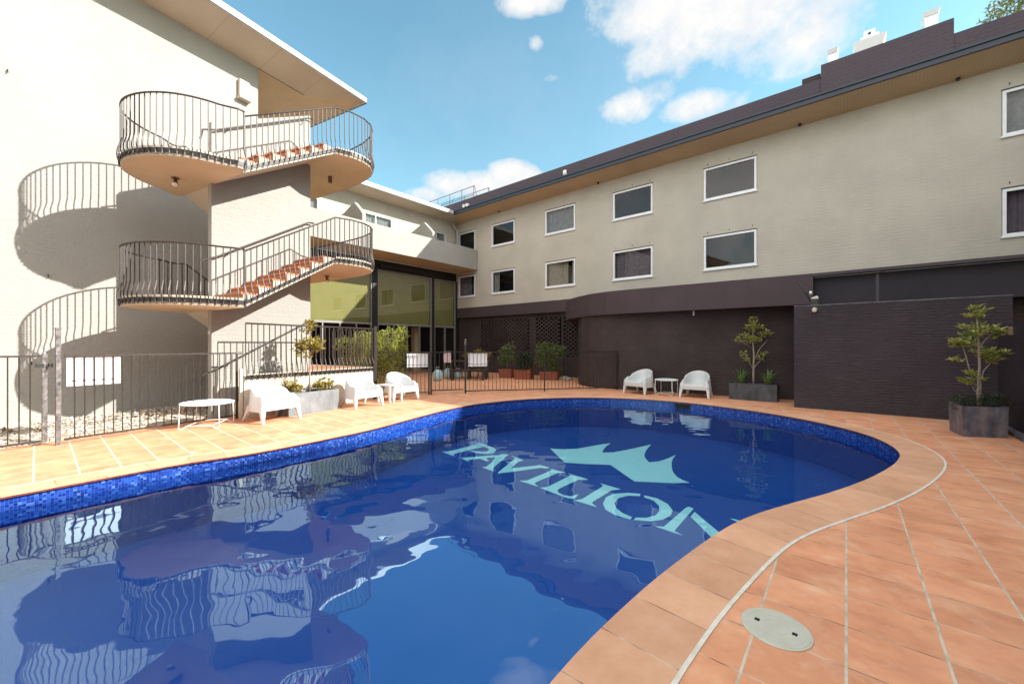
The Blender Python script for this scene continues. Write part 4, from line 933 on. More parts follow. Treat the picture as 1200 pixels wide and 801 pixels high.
# courtyard fence
def cfence(p0, p1, label, h=1.24, name='courtyard_fence', cat='fence', post0=False, post1=True, zb=.07):
    t = Thing(name, label, cat, 0, ((p0.x+p1.x)/2, (p0.y+p1.y)/2, 0)); panel(t, p0, p1, h, .118, zb=zb, mat='iron_dark', r=.0075)
    for ok, p in ((post0, p0), (post1, p1)):
        if ok: mb = MB(); mb.tube([(p.x, p.y, 0), (p.x, p.y, h+.02)], .028, 4); t.part(mb, 'post', 'iron_dark')
    return t
A0, A1, A2, A3, A4 = V2((-3.90, 11.40)), V2((-2.43, 11.66)), V2((-1.40, 11.98)), V2((1.02, 12.50)), V2((3.41, 12.98))
cfence(A0, A1, 'dark barred courtyard fence between the terrace corner and the gate')
cfence(A1+V2((.06, .02)), A2-V2((.06, .02)), 'dark barred courtyard gate between two posts with a striped cloth behind', name='courtyard_gate', cat='gate', post0=True, post1=False, zb=.12)
cfence(A2, A3, 'dark barred courtyard fence between the gate and its middle post, white sign behind')
cfence(A3, A4, 'dark barred courtyard fence ending at the curved plum wall')
t = Thing('gate_post', 'tall dark post with a weathered knob beside the courtyard gate', 'post', 0, (A2.x, A2.y, 0))
mb = MB(); mb.tube([(A2.x, A2.y, 0), (A2.x, A2.y, 1.52)], .035, 4); t.part(mb, 'shaft', 'iron_dark'); mb = MB(); mb.tube([(A2.x, A2.y, 1.45), (A2.x, A2.y, 1.63)], [.045, .03], 8); t.part(mb, 'knob', 'galv')
for (p, q, lab) in ((V2((-3.06, 11.62)), V2((-2.48, 11.73)), 'white slatted looking sign panel fixed to the fence left of the courtyard gate'), (V2((-1.32, 12.06)), V2((-.76, 12.18)), 'white sign panel fixed to the fence right of the tall gate post')):
    t = Thing('fence_sign', lab, 'sign', 0, ((p.x+q.x)/2, (p.y+q.y)/2, .8), group='signs on the courtyard fence')
    mb = MB(); dn = Vector((-(q-p).y, (q-p).x)).normalized()*.012
    mb.prism([(p.x, p.y), (q.x, q.y), (q.x+dn.x, q.y+dn.y), (p.x+dn.x, p.y+dn.y)], .80, 1.20); t.part(mb, 'board', 'sign')
    mb = MB(); dn2 = -dn*.2; mb.prism([(p.x+dn2.x, p.y+dn2.y), (q.x+dn2.x, q.y+dn2.y), (q.x-dn.x*.02, q.y-dn.y*.02), (p.x-dn.x*.02, p.y-dn.y*.02)], .86, .875); t.part(mb, 'printed_line', 'sign_line')

# ================================================================== FURNITURE
def armchair(label, loc, rz, first=None):
    if first is not None:
        r = copy_tree(first); r.location = loc; r.rotation_euler = (0, 0, rz); r['label'] = label; return r
    t = Thing('tub_armchair', label, 'armchair', 0, (0, 0, 0), group='white tub armchairs by the pool')
    # plan path from the front left, round the back, to the front right; chair faces -y
    plan = []; W = .335
    for i in range(9): plan.append((-W-.0, -.33+.30*i/8, i/8*.30))
    m_ = 17
    for i in range(1, m_): a = math.pi*(1-i/m_); plan.append((W*math.cos(a)*(1), -.03+.36*math.sin(a), .30+.40*i/m_))
    for i in range(9): plan.append((W, -.03-.30*i/8, .70+.30*i/8))
    mb = MB(); rings = []
    k = len(plan)
    for i, (x, y, s_) in enumerate(plan):
        q0 = Vector(plan[max(i-1, 0)][:2]); q1 = Vector(plan[min(i+1, k-1)][:2]); tt = (q1-q0).normalized(); nn = Vector((-tt.y, tt.x))  # outward (path runs clockwise seen from above)
        c = abs(s_-.5)*2       # 0 at the back, 1 at the front ends
        q_ = max(0, min(1, 1-(c-.02)/.62)); h = .50+.22*q_*q_*(3-2*q_)
        h -= .07*max(0, (c-.82)/.18)**2
        tail = max(0, (c-.9)/.1)
        fwd = Vector((0, -.04*tail))
        p = Vector((x, y))+fwd
        prof = [(.036, .205), (.028, .30), (.012, .42), (-.004, h-.035), (-.014, h-.008), (-.032, h), (-.052, h-.010), (-.062, h-.04), (-.072, max(.385, h-.16)), (-.085, .365), (-.10, .345)]
        rings.append([(p.x+nn.x*o_, p.y+nn.y*o_, z) for o_, z in prof])
    m2 = len(rings[0])
    for r in rings: mb.v += r
    for i in range(k-1):
        for j in range(m2-1): a = i*m2+j; mb.f.append((a, a+m2, a+m2+1, a+1)); mb.m.append(0)
    for e in (0, (k-1)*m2): mb.f.append(tuple(e+j for j in range(m2))); mb.m.append(0)
    o = t.part(mb, 'shell', 'white_plastic', smooth=True, fix=True)
    # seat with rolled front apron
    mb = MB(); nx, ny = 12, 12
    prof = [(-.355, .225), (-.362, .30), (-.36, .345), (-.345, .368), (-.31, .374), (-.2, .362), (-.05, .350), (.1, .346), (.25, .352)]
    for y, z in prof:
        for i in range(nx+1):
            f = i/nx*2-1; w = .262 if y < .0 else .262*math.sqrt(max(.05, 1-((y+.0)/.31)**2))
            if y < -.3: w = .30
            mb.v.append((f*w, y, z+(.012*abs(f)**3 if y > -.3 else 0)))
    for j in range(len(prof)-1):
        for i in range(nx): a = j*(nx+1)+i; mb.f.append((a, a+1, a+nx+2, a+nx+1)); mb.m.append(0)
    t.part(mb, 'seat', 'white_plastic', smooth=True)
    for sx in (-1, 1):
        for sy in (-1, 1):
            mb = MB(); x0, y0 = sx*(.335 if sy < 0 else .27), (-.325 if sy < 0 else .20); x1, y1 = sx*(.365 if sy < 0 else .33), (-.375 if sy < 0 else .30)
            i = len(mb.v)
            for (cx, cy, w, dd, z) in ((x0-sx*.006, y0-.012*sy, .040, .045, .38 if sy < 0 else .30), (x0+sx*.006, y0, .042, .044, .22), (x1, y1, .024, .022, .0)):
                for ax, ay in ((-1, -1), (1, -1), (1, 1), (-1, 1)): mb.v.append((cx+ax*w, cy+ay*dd, z))
            for q in (0, 4):
                for j in range(4): mb.f.append((q+j, q+4+j, q+4+(j+1) % 4, q+(j+1) % 4)); mb.m.append(0)
            mb.f.append((3, 2, 1, 0)[::-1]); mb.m.append(0); mb.f.append((8, 9, 10, 11)[::-1]); mb.m.append(0)
            t.part(mb, 'leg', 'white_plastic', smooth=False, fix=True, bevel=.012)
    t.o.location = loc; t.o.rotation_euler = (0, 0, rz); return t.o
face = LA + R_(90)       # chairs on the left face the pool
ch = armchair('white tub armchair nearest the left fence, between round table and grey planter', (-4.72, 7.78, 0), face+R_(2))
armchair('white tub armchair just right of the grey zinc planter', (-3.62, 9.50, 0), face-R_(6), ch)
armchair('white tub armchair against the courtyard fence, right of the small side table', (-3.02, 10.62, 0), face-R_(14), ch)
armchair('white tub armchair left of the wire table at the brown brick wall', (3.90, 12.02, 0), RA-R_(12), ch)
armchair('white tub armchair right of the wire table at the brown brick wall', (5.20, 11.20, 0), RA+R_(3), ch)

def wire_table(name, label, loc, r, h, rz):
    t = Thing(name, label, 'table', 0, (0, 0, 0), group='white wire legged tables')
    mb = MB(); mb.lathe([(r-.01, h-.022), (r, h-.018), (r, h), (r-.012, h+.004), (r-.02, h-.004)], 0, 0, 40); t.part(mb, 'tabletop', 'white_metal', smooth=False)
    q = r*.74
    for sx in (-1, 1):
        for sy in (-1, 1):
            mb = MB(); mb.tube([(sx*q*.98, sy*q*.98, h-.02), (sx*q*1.02, sy*q*1.02, .03), (sx*q*1.0, sy*q*1.0, .009), (sx*q*.82, sy*q, .009), (sx*q*.66, sy*q, .06)], .0075, 8); t.part(mb, 'leg', 'white_metal', smooth=True)
    mb = MB()
    for s_ in (-1, 1): mb.tube([(-q*.66, s_*q, .06), (q*.66, s_*q, .06)], .0065, 6); mb.tube([(s_*q*.66, -q, .06), (s_*q*.66, q, .06)], .0065, 6)
    t.part(mb, 'lower_frame', 'white_metal'); t.o.location = loc; t.o.rotation_euler = (0, 0, rz)
wire_table('wire_table', 'low round white tray table with wire legs beside the left pool fence', (-5.46, 7.15, 0), .40, .43, R_(15))
wire_table('wire_table', 'low round white table with wire legs between the two chairs at the brown wall', (4.50, 11.62, 0), .325, .45, RA)
t = Thing('side_table', 'small square white plastic side table between the second and third left chairs', 'table', LA, (-7.75, 7.35, 0))
cx, cy = -7.72, 7.40
mb = MB(); mb.box(cx-.23, cx+.23, cy-.23, cy+.23, .415, .45); t.part(mb, 'tabletop', 'white_plastic', bevel=.012)
for sx in (-1, 1):
    for sy in (-1, 1): mb = MB(); mb.box(cx+sx*.20-.03, cx+sx*.20+.03, cy+sy*.20-.02, cy+sy*.20+.02, 0, .415); t.part(mb, 'leg', 'white_plastic', bevel=.006)

# ================================================================== PLANTS
def leaves(mb, c, rad, n, ln, rng, wd=.42, up=.3, flat=1.0, rosette=0, droop=0):
    for _ in range(n):
        while True:
            d = Vector((rng.uniform(-1, 1), rng.uniform(-1, 1), rng.uniform(-1, 1)))
            if .05 < d.length < 1: break
        p = Vector(c)+Vector((d.x*rad, d.y*rad, d.z*rad*flat))
        reps = rosette if rosette else 1
        for k in range(reps):
            dirv = Vector((rng.uniform(-1, 1), rng.uniform(-1, 1), rng.uniform(-.5, 1)*.8+up-droop)).normalized()
            if not rosette: dirv = (dirv+d.normalized()*.8).normalized()
            l = ln*rng.uniform(.7, 1.25); s_ = dirv.cross(Vector((rng.uniform(-.3, .3), rng.uniform(-.3, .3), 1))).normalized()*l*wd*.5
            nrm = s_.cross(dirv).normalized()*l*.10
            b0 = p; m1 = p+dirv*l*.42; e = p+dirv*l
            mb.v += [tuple(b0), tuple(m1+s_+nrm), tuple(e-nrm*.8), tuple(m1-s_+nrm), tuple(m1-nrm*.3)]; i = len(mb.v)-5
            mb.f += [(i, i+4, i+1), (i+1, i+4, i+2), (i, i+3, i+4), (i+3, i+2, i+4)]; mb.m += [0]*4
def shrub(name, label, cat, loc, trunks, clusters, leaf, ln, rng, group=None, bark='bark', rosette=4, wd=.42, flat=.7, extra=None):
    t = Thing(name, label, cat, 0, loc, group=group)
    off = Vector(loc)
    if trunks:
        mb = MB()
        for pts, r0, r1 in trunks:
            k = len(pts); pts = [off+Vector(p) for p in pts]
            mb.tube(pts, [r0+(r1-r0)*i/(k-1) for i in range(k)], 7)
        t.part(mb, 'trunk', bark, smooth=True)
    mb = MB()
    for c, r, n in clusters: leaves(mb, off+Vector(c), r, n, ln, rng, rosette=rosette, wd=wd, flat=flat)
    t.part(mb, 'crown', leaf)
    return t
def trough(name, label, corners, z0, h, mat, taper=.0, group=None, soil=True, wall=.02, cat='planter'):
    """open planter with real wall thickness; corners ccw in world coordinates"""
    cx = sum(p[0] for p in corners)/len(corners); cy = sum(p[1] for p in corners)/len(corners)
    t = Thing(name, label, cat, 0, (cx, cy, z0), group=group); c = Vector((cx, cy)); mb = MB(); k = len(corners)
    P_ = [Vector(p) for p in corners]
    lo = [c+(p-c)*(1-taper) for p in P_]; hi = P_; inn = [p+(c-p).normalized()*wall*1.4 for p in P_]
    for ring, z in ((lo, z0), (hi, z0+h), (inn, z0+h), (inn, z0+h-.06)): mb.v += [(p.x, p.y, z) for p in ring]
    for r in range(3):
        for j in range(k): a = r*k+j; b2 = r*k+(j+1) % k; mb.f.append((a, b2, b2+k, a+k)); mb.m.append(0)
    mb.f.append(tuple(reversed(range(k)))); mb.m.append(0)
    t.part(mb, 'trough', mat, fix=False)
    mb = MB(); mb.face([(p.x, p.y, z0+h-.05) for p in inn]); t.part(mb, 'soil', 'soil'); return t
def Lw(v, u): return rotz(LA, v, u)
def Rw(a, d): return rotz(RA, a, d)
rng = random.Random(11)
# left zinc planter with golden shrub
trough('zinc_planter', 'long pale grey zinc planter box between the first two left chairs', [Lw(-7.86, 4.82), Lw(-7.86, 6.00), Lw(-8.32, 6.00), Lw(-8.32, 4.82)][::1], 0, .46, 'zinc_pale', .02)
px, py = Lw(-8.12, 5.45)
shrub('potted_shrub', 'golden leaved standard shrub with tiered crown in the pale zinc planter', 'shrub', (px, py, .4),
      [([(0, 0, 0), (.01, 0, .5), (0, .01, .95), (.0, 0, 1.5)], .022, .012), ([(0, 0, .75), (-.14, .03, .95), (-.22, .05, 1.08)], .01, .005), ([(0, 0, .8), (.12, -.03, 1.0), (.2, 0, 1.1)], .01, .005), ([(0, 0, .7), (.05, .12, .95)], .009, .004)],
      [((0, 0, 1.48), .12, 26), ((-.02, 0, 1.36), .12, 18), ((-.17, .02, 1.06), .17, 36), ((.14, 0, 1.10), .17, 36), ((0, .02, .98), .22, 40), ((-.05, 0, .84), .2, 24), ((.2, 0, .95), .12, 16), ((-.26, 0, .93), .1, 12)], 'leaf_yellow', .085, rng, wd=.5)
for k, (du, lab) in enumerate(((-.38, 'low green bush left of the golden shrub stem in the pale zinc planter'), (.34, 'low green bush right of the golden shrub stem in the pale zinc planter'))):
    qx, qy = Lw(-8.08, 5.43+du)
    shrub('low_bush', lab, 'bush', (qx, qy, .4), [([(0, 0, 0), (.03, 0, .18)], .01, .006), ([(0, 0, 0), (-.08, .02, .16)], .008, .004)], [((0, 0, .16), .20, 60), ((.1, 0, .12), .12, 22), ((-.1, 0, .12), .12, 22)], 'leaf_yellow', .08, rng, wd=.5)
# bare twigs behind the planter
qx, qy = Lw(-8.2, 4.98)
tw = []
for k in range(16):
    a = rng.uniform(-1, 1); l = rng.uniform(.3, .62); tw.append(([(0, 0, 0), (a*.12, rng.uniform(-.05, .05), l*.5), (a*.28, rng.uniform(-.1, .1), l)], .006, .002))
shrub('bare_shrub', 'almost leafless twiggy shrub at the left end of the pale zinc planter', 'shrub', (qx, qy, .4), tw, [((0, 0, .4), .28, 30)], 'leaf_dry', .05, rng, rosette=2)
# right dark planter
trough('dark_planter', 'long charcoal metal planter box against the brown wall right of the chairs', [Rw(-2.42, 11.98), Rw(-1.33, 11.98), Rw(-1.33, 12.36), Rw(-2.42, 12.36)], 0, .44, 'zinc_dark', .01)
px, py = Rw(-1.88, 12.18)
shrub('potted_tree', 'small open crowned tree in the charcoal planter against the brown wall', 'tree', (px, py, .4),
      [([(0, 0, 0), (.0, .0, .35), (.01, 0, .8), (-.02, 0, 1.2), (0, 0, 1.72)], .030, .010), ([(0, 0, .62), (.2, .05, .95), (.38, .02, 1.18)], .014, .006), ([(0, 0, .40), (-.12, 0, .62), (-.22, 0, .72)], .012, .006), ([(0, 0, .42), (.12, 0, .58), (.26, 0, .72)], .012, .005), ([(0, 0, .95), (-.2, .02, 1.08), (-.36, 0, 1.15)], .010, .005)],
      [((-.02, 0, 1.74), .07, 8), ((.02, 0, 1.62), .10, 12), ((-.12, 0, 1.52), .11, 12), ((.12, 0, 1.52), .11, 12), ((-.02, 0, 1.46), .14, 16), ((-.22, 0, 1.24), .15, 20), ((-.38, 0, 1.16), .10, 10), ((-.08, 0, 1.16), .15, 22), ((.12, 0, 1.16), .10, 10), ((.36, 0, 1.34), .12, 16), ((.26, 0, 1.30), .10, 9), ((.30, 0, .80), .11, 9), ((.22, 0, .68), .09, 8), ((-.24, 0, .78), .12, 10), ((-.2, 0, .66), .10, 8)], 'leaf_magnolia', .085, rng, wd=.55)
for a, lab in ((-2.15, 'spiky strap leaved plant at the left end of the charcoal planter'), (-1.55, 'spiky strap leaved plant at the right end of the charcoal planter')):
    qx, qy = Rw(a, 12.15); t = Thing('spiky_plant', lab, 'plant', 0, (qx, qy, .4)); mb = MB()
    for k in range(46):
        an = rng.uniform(0, 6.28); l = rng.uniform(.28, .56); lean = rng.uniform(.1, .75); d = Vector((math.cos(an), math.sin(an), 0)); s_ = Vector((-d.y, d.x, 0))*.011
        p0 = Vector((qx, qy, .39))+d*.03; p1 = p0+d*l*lean*.5+Vector((0, 0, l*.62)); p2 = p0+d*l*lean*1.15+Vector((0, 0, l*(1.0-.45*lean)))
        mb.v += [tuple(p0-s_), tuple(p0+s_), tuple(p1+s_*1.2), tuple(p1-s_*1.2), tuple(p2)]; i = len(mb.v)-5; mb.f += [(i, i+1, i+2, i+3), (i+3, i+2, i+4)]; mb.m += [0, 0]
    t.part(mb, 'leaf_blades', 'leaf_strap')
# corner planter
cor = [(7.126, 6.305), (7.72, 6.19), (8.06, 6.66), (7.44, 6.80)]
trough('corner_planter', 'stained lead grey planter box in the corner at the far right of the deck', cor, 0, .48, 'zinc_mid', .05)
px, py = 7.60, 6.50
shrub('potted_tree', 'multi stemmed tree with flat leathery leaf tiers in the corner planter', 'tree', (px, py, .42),
      [([(0, 0, 0), (-.01, 0, .3), (.02, 0, .7), (.0, 0, 1.1), (-.02, 0, 1.5)], .020, .010), ([(.03, 0, 0), (.035, 0, .35), (.03, 0, .8), (.0, 0, 1.2)], .014, .008), ([(0, 0, .28), (-.12, 0, .55), (-.2, 0, .85), (-.25, 0, 1.0)], .013, .006), ([(.02, 0, .4), (.12, .02, .62), (.26, 0, .8)], .010, .005), ([(0, 0, .95), (.12, .0, 1.12), (.22, 0, 1.2)], .009, .004), ([(0, 0, .2), (-.1, 0, .36)], .008, .004)],
      [((-.02, 0, 1.54), .17, 26), ((-.2, 0, 1.30), .10, 10), ((.10, 0, 1.30), .13, 18), ((.27, 0, 1.22), .14, 22), ((-.12, 0, 1.18), .13, 18), ((-.30, 0, 1.05), .15, 26), ((-.20, 0, 1.02), .12, 14), ((.10, 0, .90), .12, 16), ((.26, 0, .86), .14, 24), ((.18, 0, .78), .12, 12), ((-.33, 0, .78), .08, 7), ((-.2, 0, .42), .11, 14), ((-.14, 0, .55), .07, 6), ((.07, 0, .46), .05, 4)], 'leaf_magnolia', .095, rng, wd=.5, flat=.6)
t = Thing('low_hedge', 'small dark leaved clipped bush filling the corner planter around the stems', 'bush', 0, (px, py, .43)); mb = MB()
for x, y, r in ((-.28, .03, .17), (-.12, .02, .18), (.05, -.05, .19), (.22, 0, .18), (.38, .02, .14)): leaves(mb, (px+x, py+y, .52), r, 230, .035, rng, wd=.6, flat=.75)
t.part(mb, 'foliage', 'leaf_dark')
# bamboo hedge beyond the terrace
for k, (x, y, h, w, lab) in enumerate(((-5.3, 13.3, 1.72, .5, 'lime bamboo clump seen through the terrace railing'), (-4.55, 13.05, 1.85, .46, 'lime bamboo clump at the terrace corner post'), (-3.85, 12.85, 1.98, .48, 'tallest bright lime bamboo clump right of the terrace corner post'))):
    tw = []
    for j in range(16): a = rng.uniform(0, 6.28); r = rng.uniform(0, .2); l = h*rng.uniform(.75, 1.0); tw.append(([(math.cos(a)*r*.6, math.sin(a)*r*.6, 0), (math.cos(a)*r*1.2, math.sin(a)*r*1.2, l*.6), (math.cos(a)*r*2.1, math.sin(a)*r*2.1, l)], .007, .003))
    cl = [((rng.uniform(-1, 1)*w*(.55+.25*(z/h)), rng.uniform(-1, 1)*w*.6, z), .19, 44) for z in [h*(.08+.84*i/34) for i in range(35)]]
    cl += [((rng.uniform(-1, 1)*w*.9, rng.uniform(-1, 1)*w*.5, h*rng.uniform(.9, 1.0)), .10, 9) for i in range(8)]
    shrub('bamboo_clump', lab, 'bamboo', (x, y, 0), tw, cl, 'leaf_lime', .095, rng, group='bamboo along the terrace', rosette=2, wd=.24, flat=1.2)
# terracotta troughs and bushes in the courtyard
for x0, x1, y, h, lab, bl, bh, leaf, lb in ((-.60, -.04, 17.5, .40, 'smallest terracotta trough, left of the three by the screen wall', 'thin', 1.15, 'leaf_green', 'loose green bush in the left terracotta trough'),
        (.06, .78, 16.8, .40, 'middle terracotta trough by the screen wall', 'dark', .95, 'leaf_dark', 'small dark green bush in the middle terracotta trough'),
        (1.12, 1.86, 16.5, .36, 'terracotta trough under the big round bush by the screen wall', 'big', 1.25, 'leaf_green', 'large round leafy bush in the right terracotta trough')):
    trough('terracotta_trough', lab, [(x0, y), (x1, y-.12), (x1+.2, y+.26), (x0+.2, y+.38)], 0, h, 'terracotta', .10, group='terracotta troughs by the screen wall')
    cx, cy = (x0+x1)/2+.1, y+.13; w = (x1-x0)/2
    n_ = {'thin': 13, 'dark': 12, 'big': 22}[bl]
    cl = [((rng.uniform(-1, 1)*w*(1.15 if bl == 'big' else .85), rng.uniform(-.2, .2), h+.05+bh*(.08+.72*rng.random())), .22, 46) for _ in range(n_)]
    if bl == 'big': cl = [(((-.2 if k % 2 else .25)+rng.uniform(-1, 1)*.26, rng.uniform(-.25, .25), .42+rng.random()*1.0), .22, 46) for k in range(34)]
    shrub('courtyard_bush', lb, 'bush', (cx, cy, 0.0), [([(0, 0, h-.1), (0, 0, h+bh*.7)], .02, .01)], cl, leaf, .085, rng, group='bushes in terracotta troughs', rosette=2, wd=.5, flat=1)
# picnic table and benches
t = Thing('picnic_table', 'dark stained timber table behind the courtyard gate', 'table', 0, (-1.75, 17.2, 0))
mb = MB()
for k in range(5): mb.box(-2.75, -.95, 16.9+k*.15, 17.04+k*.15, .74, .78)
t.part(mb, 'tabletop', 'wood_dark')
for x in (-2.6, -1.85, -1.1):
    for y in (16.95, 17.55): mb = MB(); mb.box(x-.05, x+.05, y-.05, y+.05, 0, .74); t.part(mb, 'leg', 'wood_dark')
mb = MB(); mb.box(-2.6, -1.1, 17.2, 17.28, .3, .38); t.part(mb, 'stretcher', 'wood_dark')
for y, lab in ((16.45, 'dark timber bench on the near side of the courtyard table'), (17.95, 'dark timber bench on the far side of the courtyard table')):
    t = Thing('bench', lab, 'bench', 0, (-1.75, y, 0), group='courtyard benches')
    mb = MB(); mb.box(-2.6, -1.05, y-.15, y-.01, .41, .45); mb.box(-2.6, -1.05, y+.01, y+.15, .41, .45); t.part(mb, 'seat', 'wood_dark')
    for x in (-2.45, -1.2): mb = MB(); mb.box(x-.04, x+.04, y-.14, y+.14, 0, .41); t.part(mb, 'leg', 'wood_dark')
# things just inside the gate
t = Thing('striped_cloth', 'pink and white striped cloth hanging over the top of the courtyard gate', 'cloth', 0, (-1.95, 11.88, 1.0)); mb = MB(); k = 9; cen = (-1.93, 11.84)
for s_, y_ in ((0, -.03), (1, .035)):
    for j in range(k):
        f0, f1 = j/k, (j+1)/k
        def W_(f, z): return (cen[0]-.10+.2*f+(.05*(1.24-z)), cen[1]+y_+.016*math.sin(f*19+z*5)+.05*f, z)
        for z0, z1 in ((.93+.02*s_, 1.08), (1.08, 1.262)): mb.face([W_(f0, z0), W_(f1, z0), W_(f1, z1), W_(f0, z1)])
for j in range(k): 
    f0, f1 = j/k, (j+1)/k; mb.face([(cen[0]-.10+.2*f0, cen[1]-.03+.05*f0+.016*math.sin(f0*19+6.2), 1.262), (cen[0]-.10+.2*f1, cen[1]-.03+.05*f1+.016*math.sin(f1*19+6.2), 1.262), (cen[0]-.10+.2*f1, cen[1]+.035+.05*f1+.016*math.sin(f1*19+6.2), 1.262), (cen[0]-.10+.2*f0, cen[1]+.035+.05*f0+.016*math.sin(f0*19+6.2), 1.262)])
t.part(mb, 'fabric', 'cloth_pink')
for x, y, r, lab in ((-3.02, 16.2, .2, 'pale blue bag on the floor behind the left white fence sign'), (-2.75, 17.3, .22, 'pale blue bag on the floor behind the courtyard gate, left one'), (-2.35, 17.4, .2, 'pale blue bag on the floor behind the courtyard gate, right one')):
    t = Thing('cloth_bag', lab, 'bag', 0, (x, y, 0), group='pale blue bags'); mb = MB(); mb.lathe([(r*.8, 0), (r, .12), (r*.95, .32), (r*.6, .42), (r*.25, .45)], x, y, 10); t.part(mb, 'body', 'bag_blue', smooth=True)
    mb = MB(); mb.tube([(x-.07, y, .43), (x-.05, y, .56), (x+.05, y, .56), (x+.07, y, .43)], .012); t.part(mb, 'handle', 'bag_blue')
# planted pot by the glass wall, seen above the fence
shrub('palm_pot_plant', 'small feathery green plant beside the glass wall behind the tall gate post', 'plant', (-1.55, 18.4, 0), [([(0, 0, 0), (0, 0, .9)], .03, .02)], [((0, 0, 1.0), .3, 50), ((.35, 0, .95), .25, 40), ((-.45, 0, .9), .22, 30)], 'leaf_yellow', .16, rng, rosette=3, wd=.2)
# rocks at the foot of the screen wall
for k, (a, d, r) in enumerate(((-9.6, 14.2, .16), (-9.3, 14.1, .13), (-9.05, 14.25, .17), (-8.75, 14.05, .14))):
    x, y = Rw(a, d); t = Thing('rock', ['pale rock, first from the left at the foot of the screen wall', 'small pale rock, second from the left by the screen wall', 'largest pale rock at the foot of the screen wall', 'pale rock closest to the curved plum wall'][k], 'rock', 0, (x, y, 0), group='rocks by the screen wall')
    bm = bmesh.new(); bmesh.ops.create_icosphere(bm, subdivisions=2, radius=r)
    for v in bm.verts: v.co *= 1+.25*noise.noise(v.co*6+Vector((k*5, 0, 0))); v.co.z *= .6
    mb = MB(); mb.v = [(v.co.x+x, v.co.y+y, v.co.z+r*.35) for v in bm.verts]; mb.f = [tuple(v.index for v in f.verts) for f in bm.faces]; mb.m = [0]*len(mb.f); bm.free(); t.part(mb, 'stone', 'rock')
# gum tree over the roof at the top right
def big_tree(name, label, x, y, h, cr, rng, n=46, leaf='leaf_gum', dens=70, grp=None):
    tr = [([(0, 0, 0), (.2, 0, h*.35), (-.1, .1, h*.6), (.1, 0, h*.9)], h*.018, h*.006)]
    cl = []
    for k in range(n):
        a = rng.uniform(0, 6.28); r = cr*rng.random()**.5; z = h-cr*1.1+rng.uniform(-1, 1)*cr*.9; r *= math.sqrt(max(.1, 1-((z-(h-cr*1.1))/(cr*1.1))**2))
        c = (math.cos(a)*r, math.sin(a)*r, z); cl.append((c, cr*rng.uniform(.16, .3), dens)); 
        if k % 3 == 0: tr.append(([(0, 0, h*.5+rng.uniform(0, .2)*h), (c[0]*.5, c[1]*.5, z-cr*.3), c], h*.006, h*.001))
    return shrub(name, label, 'tree', (x, y, 0), tr, cl, leaf, .26, rng, rosette=1, wd=.3, flat=.8, group=grp)
big_tree('gum_tree', 'gum tree top with yellow green leaves showing over the roof at the top right', 25.6, 18.0, 19.6, 3.3, rng, 60, dens=110)

# ================================================================== LIGHT, SKY
el = 31.0; sx, sy = .990, -.143
sd = Vector((sx*math.cos(R_(el)), sy*math.cos(R_(el)), math.sin(R_(el)))).normalized()
sun = bpy.data.lights.new('sun', 'SUN'); sun.energy = SUN_E; sun.angle = R_(.53); sun.color = (1.0, .965, .91)
so = bpy.data.objects.new('sun', sun); COL.objects.link(so); so.rotation_euler = sd.to_track_quat('Z', 'Y').to_euler()
world = bpy.data.worlds.new('World'); scene.world = world; world.use_nodes = True; nt = world.node_tree; nt.nodes.clear()
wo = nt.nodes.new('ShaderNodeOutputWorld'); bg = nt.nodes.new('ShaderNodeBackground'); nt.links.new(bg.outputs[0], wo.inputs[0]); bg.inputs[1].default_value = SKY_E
sky = nt.nodes.new('ShaderNodeTexSky'); sky.sky_type = 'NISHITA'; sky.sun_disc = False; sky.sun_elevation = R_(el); sky.sun_rotation = math.atan2(sx, sy)
sky.air_density = 1.0; sky.dust_density = .6; sky.ozone_density = 1.6; sky.altitude = 50
tc = nt.nodes.new('ShaderNodeTexCoord'); D = tc.outputs['Generated']
# cumulus: soft blobs in given compass directions broken up by noise, plus scattered cloud elsewhere
def pdir(px, py): return Vector(((px-600)/467.2, 1, (404.06-py)/467.2)).normalized()
blobs = [((850, 15), .21, .085, 1.05), ((775, 5), .14, .07, 1.0), ((940, 28), .10, .065, .8), ((770, 62), .085, .05, .75), ((860, 66), .12, .045, .65), ((732, 124), .060, .032, .9), ((822, 122), .075, .034, 1.0), ((770, 105), .06, .035, .5), ((545, 218), .11, .036, 1.1), ((605, 205), .07, .030, 1.0), ((500, 228), .06, .024, .9),
         ((622, 3), .07, .022, .85), ((628, 50), .022, .018, .7), ((645, 92), .03, .012, .5)]
wn = noise_(nt, D, 7, 12, .62); wn2 = noise_(nt, D, 16, 10, .62)
acc = None
for (px, py), rx, rz, amp in blobs:
    if amp == 0: continue
    c = pdir(px, py); az = math.atan2(c.x, c.y)
    sub = nt.nodes.new('ShaderNodeVectorMath'); sub.operation = 'SUBTRACT'; nt.links.new(D, sub.inputs[0]); sub.inputs[1].default_value = c
    mp = nt.nodes.new('ShaderNodeMapping'); mp.vector_type = 'POINT'; mp.inputs['Rotation'].default_value = (0, 0, az); mp.inputs['Scale'].default_value = (1, 1, 1)
    nt.links.new(sub.outputs[0], mp.inputs[0])
    dv = nt.nodes.new('ShaderNodeVectorMath'); dv.operation = 'DIVIDE'; nt.links.new(mp.outputs[0], dv.inputs[0]); dv.inputs[1].default_value = (rx, rx, rz)
    ln = nt.nodes.new('ShaderNodeVectorMath'); ln.operation = 'LENGTH'; nt.links.new(dv.outputs[0], ln.inputs[0])
    v = math_(nt, 'MULTIPLY', math_(nt, 'SUBTRACT', 1.25, ln.outputs['Value'], clamp=True), amp)
    acc = v if acc is None else math_(nt, 'MAXIMUM', acc, v)
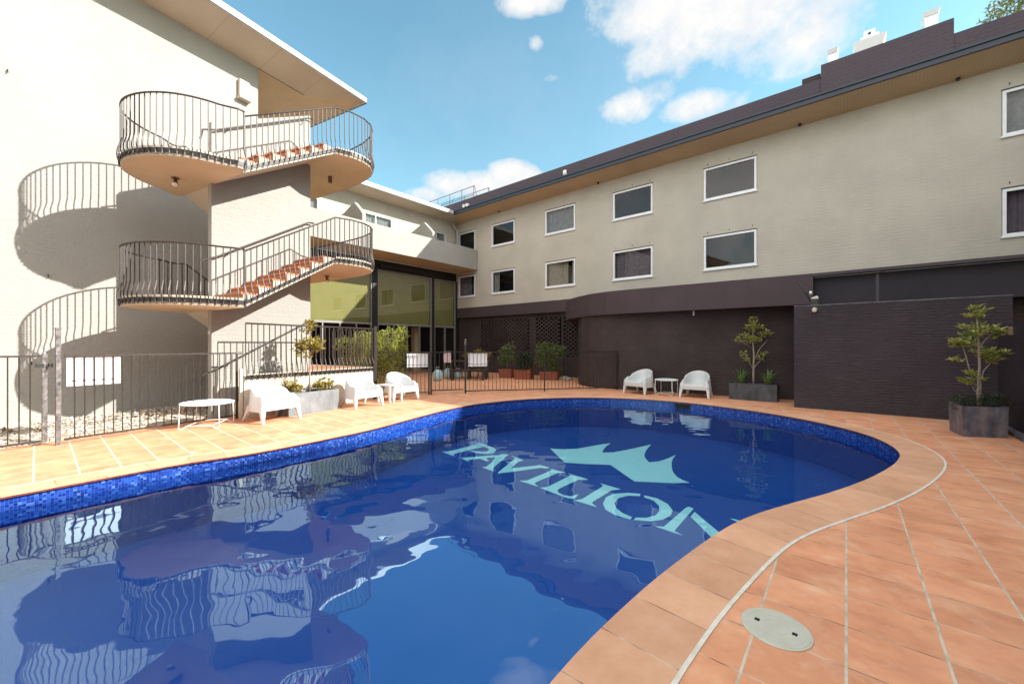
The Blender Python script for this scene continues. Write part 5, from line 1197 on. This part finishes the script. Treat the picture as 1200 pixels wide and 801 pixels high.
# mask for an added cloud bank behind and overhead that fills the shade
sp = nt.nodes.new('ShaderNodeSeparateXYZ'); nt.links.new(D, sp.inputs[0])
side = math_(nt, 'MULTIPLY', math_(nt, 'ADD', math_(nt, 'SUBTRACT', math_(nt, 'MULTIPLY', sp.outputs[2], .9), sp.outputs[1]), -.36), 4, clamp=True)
nz = math_(nt, 'ADD', math_(nt, 'MULTIPLY', wn, .75), math_(nt, 'MULTIPLY', wn2, .25))
dens = math_(nt, 'ADD', acc, math_(nt, 'MULTIPLY', math_(nt, 'SUBTRACT', nz, .5), 2.6))
cov = ramp(nt, dens, [(.22, (0, 0, 0)), (.50, (.6, .6, .6)), (.88, (1, 1, 1))])
cov = math_(nt, 'MULTIPLY', cov, math_(nt, 'GREATER_THAN', acc, .001))
fade = ramp(nt, acc, [(0.0, (0, 0, 0)), (.18, (1, 1, 1))]); cov = math_(nt, 'MULTIPLY', cov, fade)
thin = math_(nt, 'MULTIPLY', ramp(nt, noise_(nt, D, 1.3, 8, .65), [(.50, (0, 0, 0)), (.8, (1, 1, 1))]), .16); cov = math_(nt, 'MAXIMUM', cov, thin)
ccol = ramp(nt, wn2, [(.35, (CL*.84, CL*.88, CL*.93)), (.6, (CL, CL*.99, CL*.97))])
fill_bank = math_(nt, 'MULTIPLY', side, ramp(nt, noise_(nt, D, 2.6, 8, .6), [(.38, (.12, .12, .12)), (.54, (1, 1, 1))]))
bcol = ramp(nt, noise_(nt, D, 4.5, 9, .62), [(.35, (FILL_CL*.50, FILL_CL*.50, FILL_CL*.52)), (.65, (FILL_CL*1.02, FILL_CL, FILL_CL*.95))])
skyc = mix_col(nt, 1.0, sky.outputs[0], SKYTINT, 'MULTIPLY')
nt.links.new(mix_col(nt, fill_bank, mix_col(nt, cov, skyc, ccol), bcol), bg.inputs[0])

vs = scene.view_settings; scene.display_settings.display_device = 'sRGB'
vs.view_transform = 'Standard'; vs.look = 'None'; vs.gamma = 1; vs.exposure = EXPO; vs.use_curve_mapping = False
scene.render.engine = 'CYCLES'; cy = scene.cycles
cy.max_bounces = 10; cy.diffuse_bounces = 5; cy.glossy_bounces = 5; cy.transparent_max_bounces = 16; cy.caustics_reflective = False; cy.caustics_refractive = False
cy.sample_clamp_indirect = 8; cy.use_denoising = True
scene.render.resolution_x = 1024; scene.render.resolution_y = 683
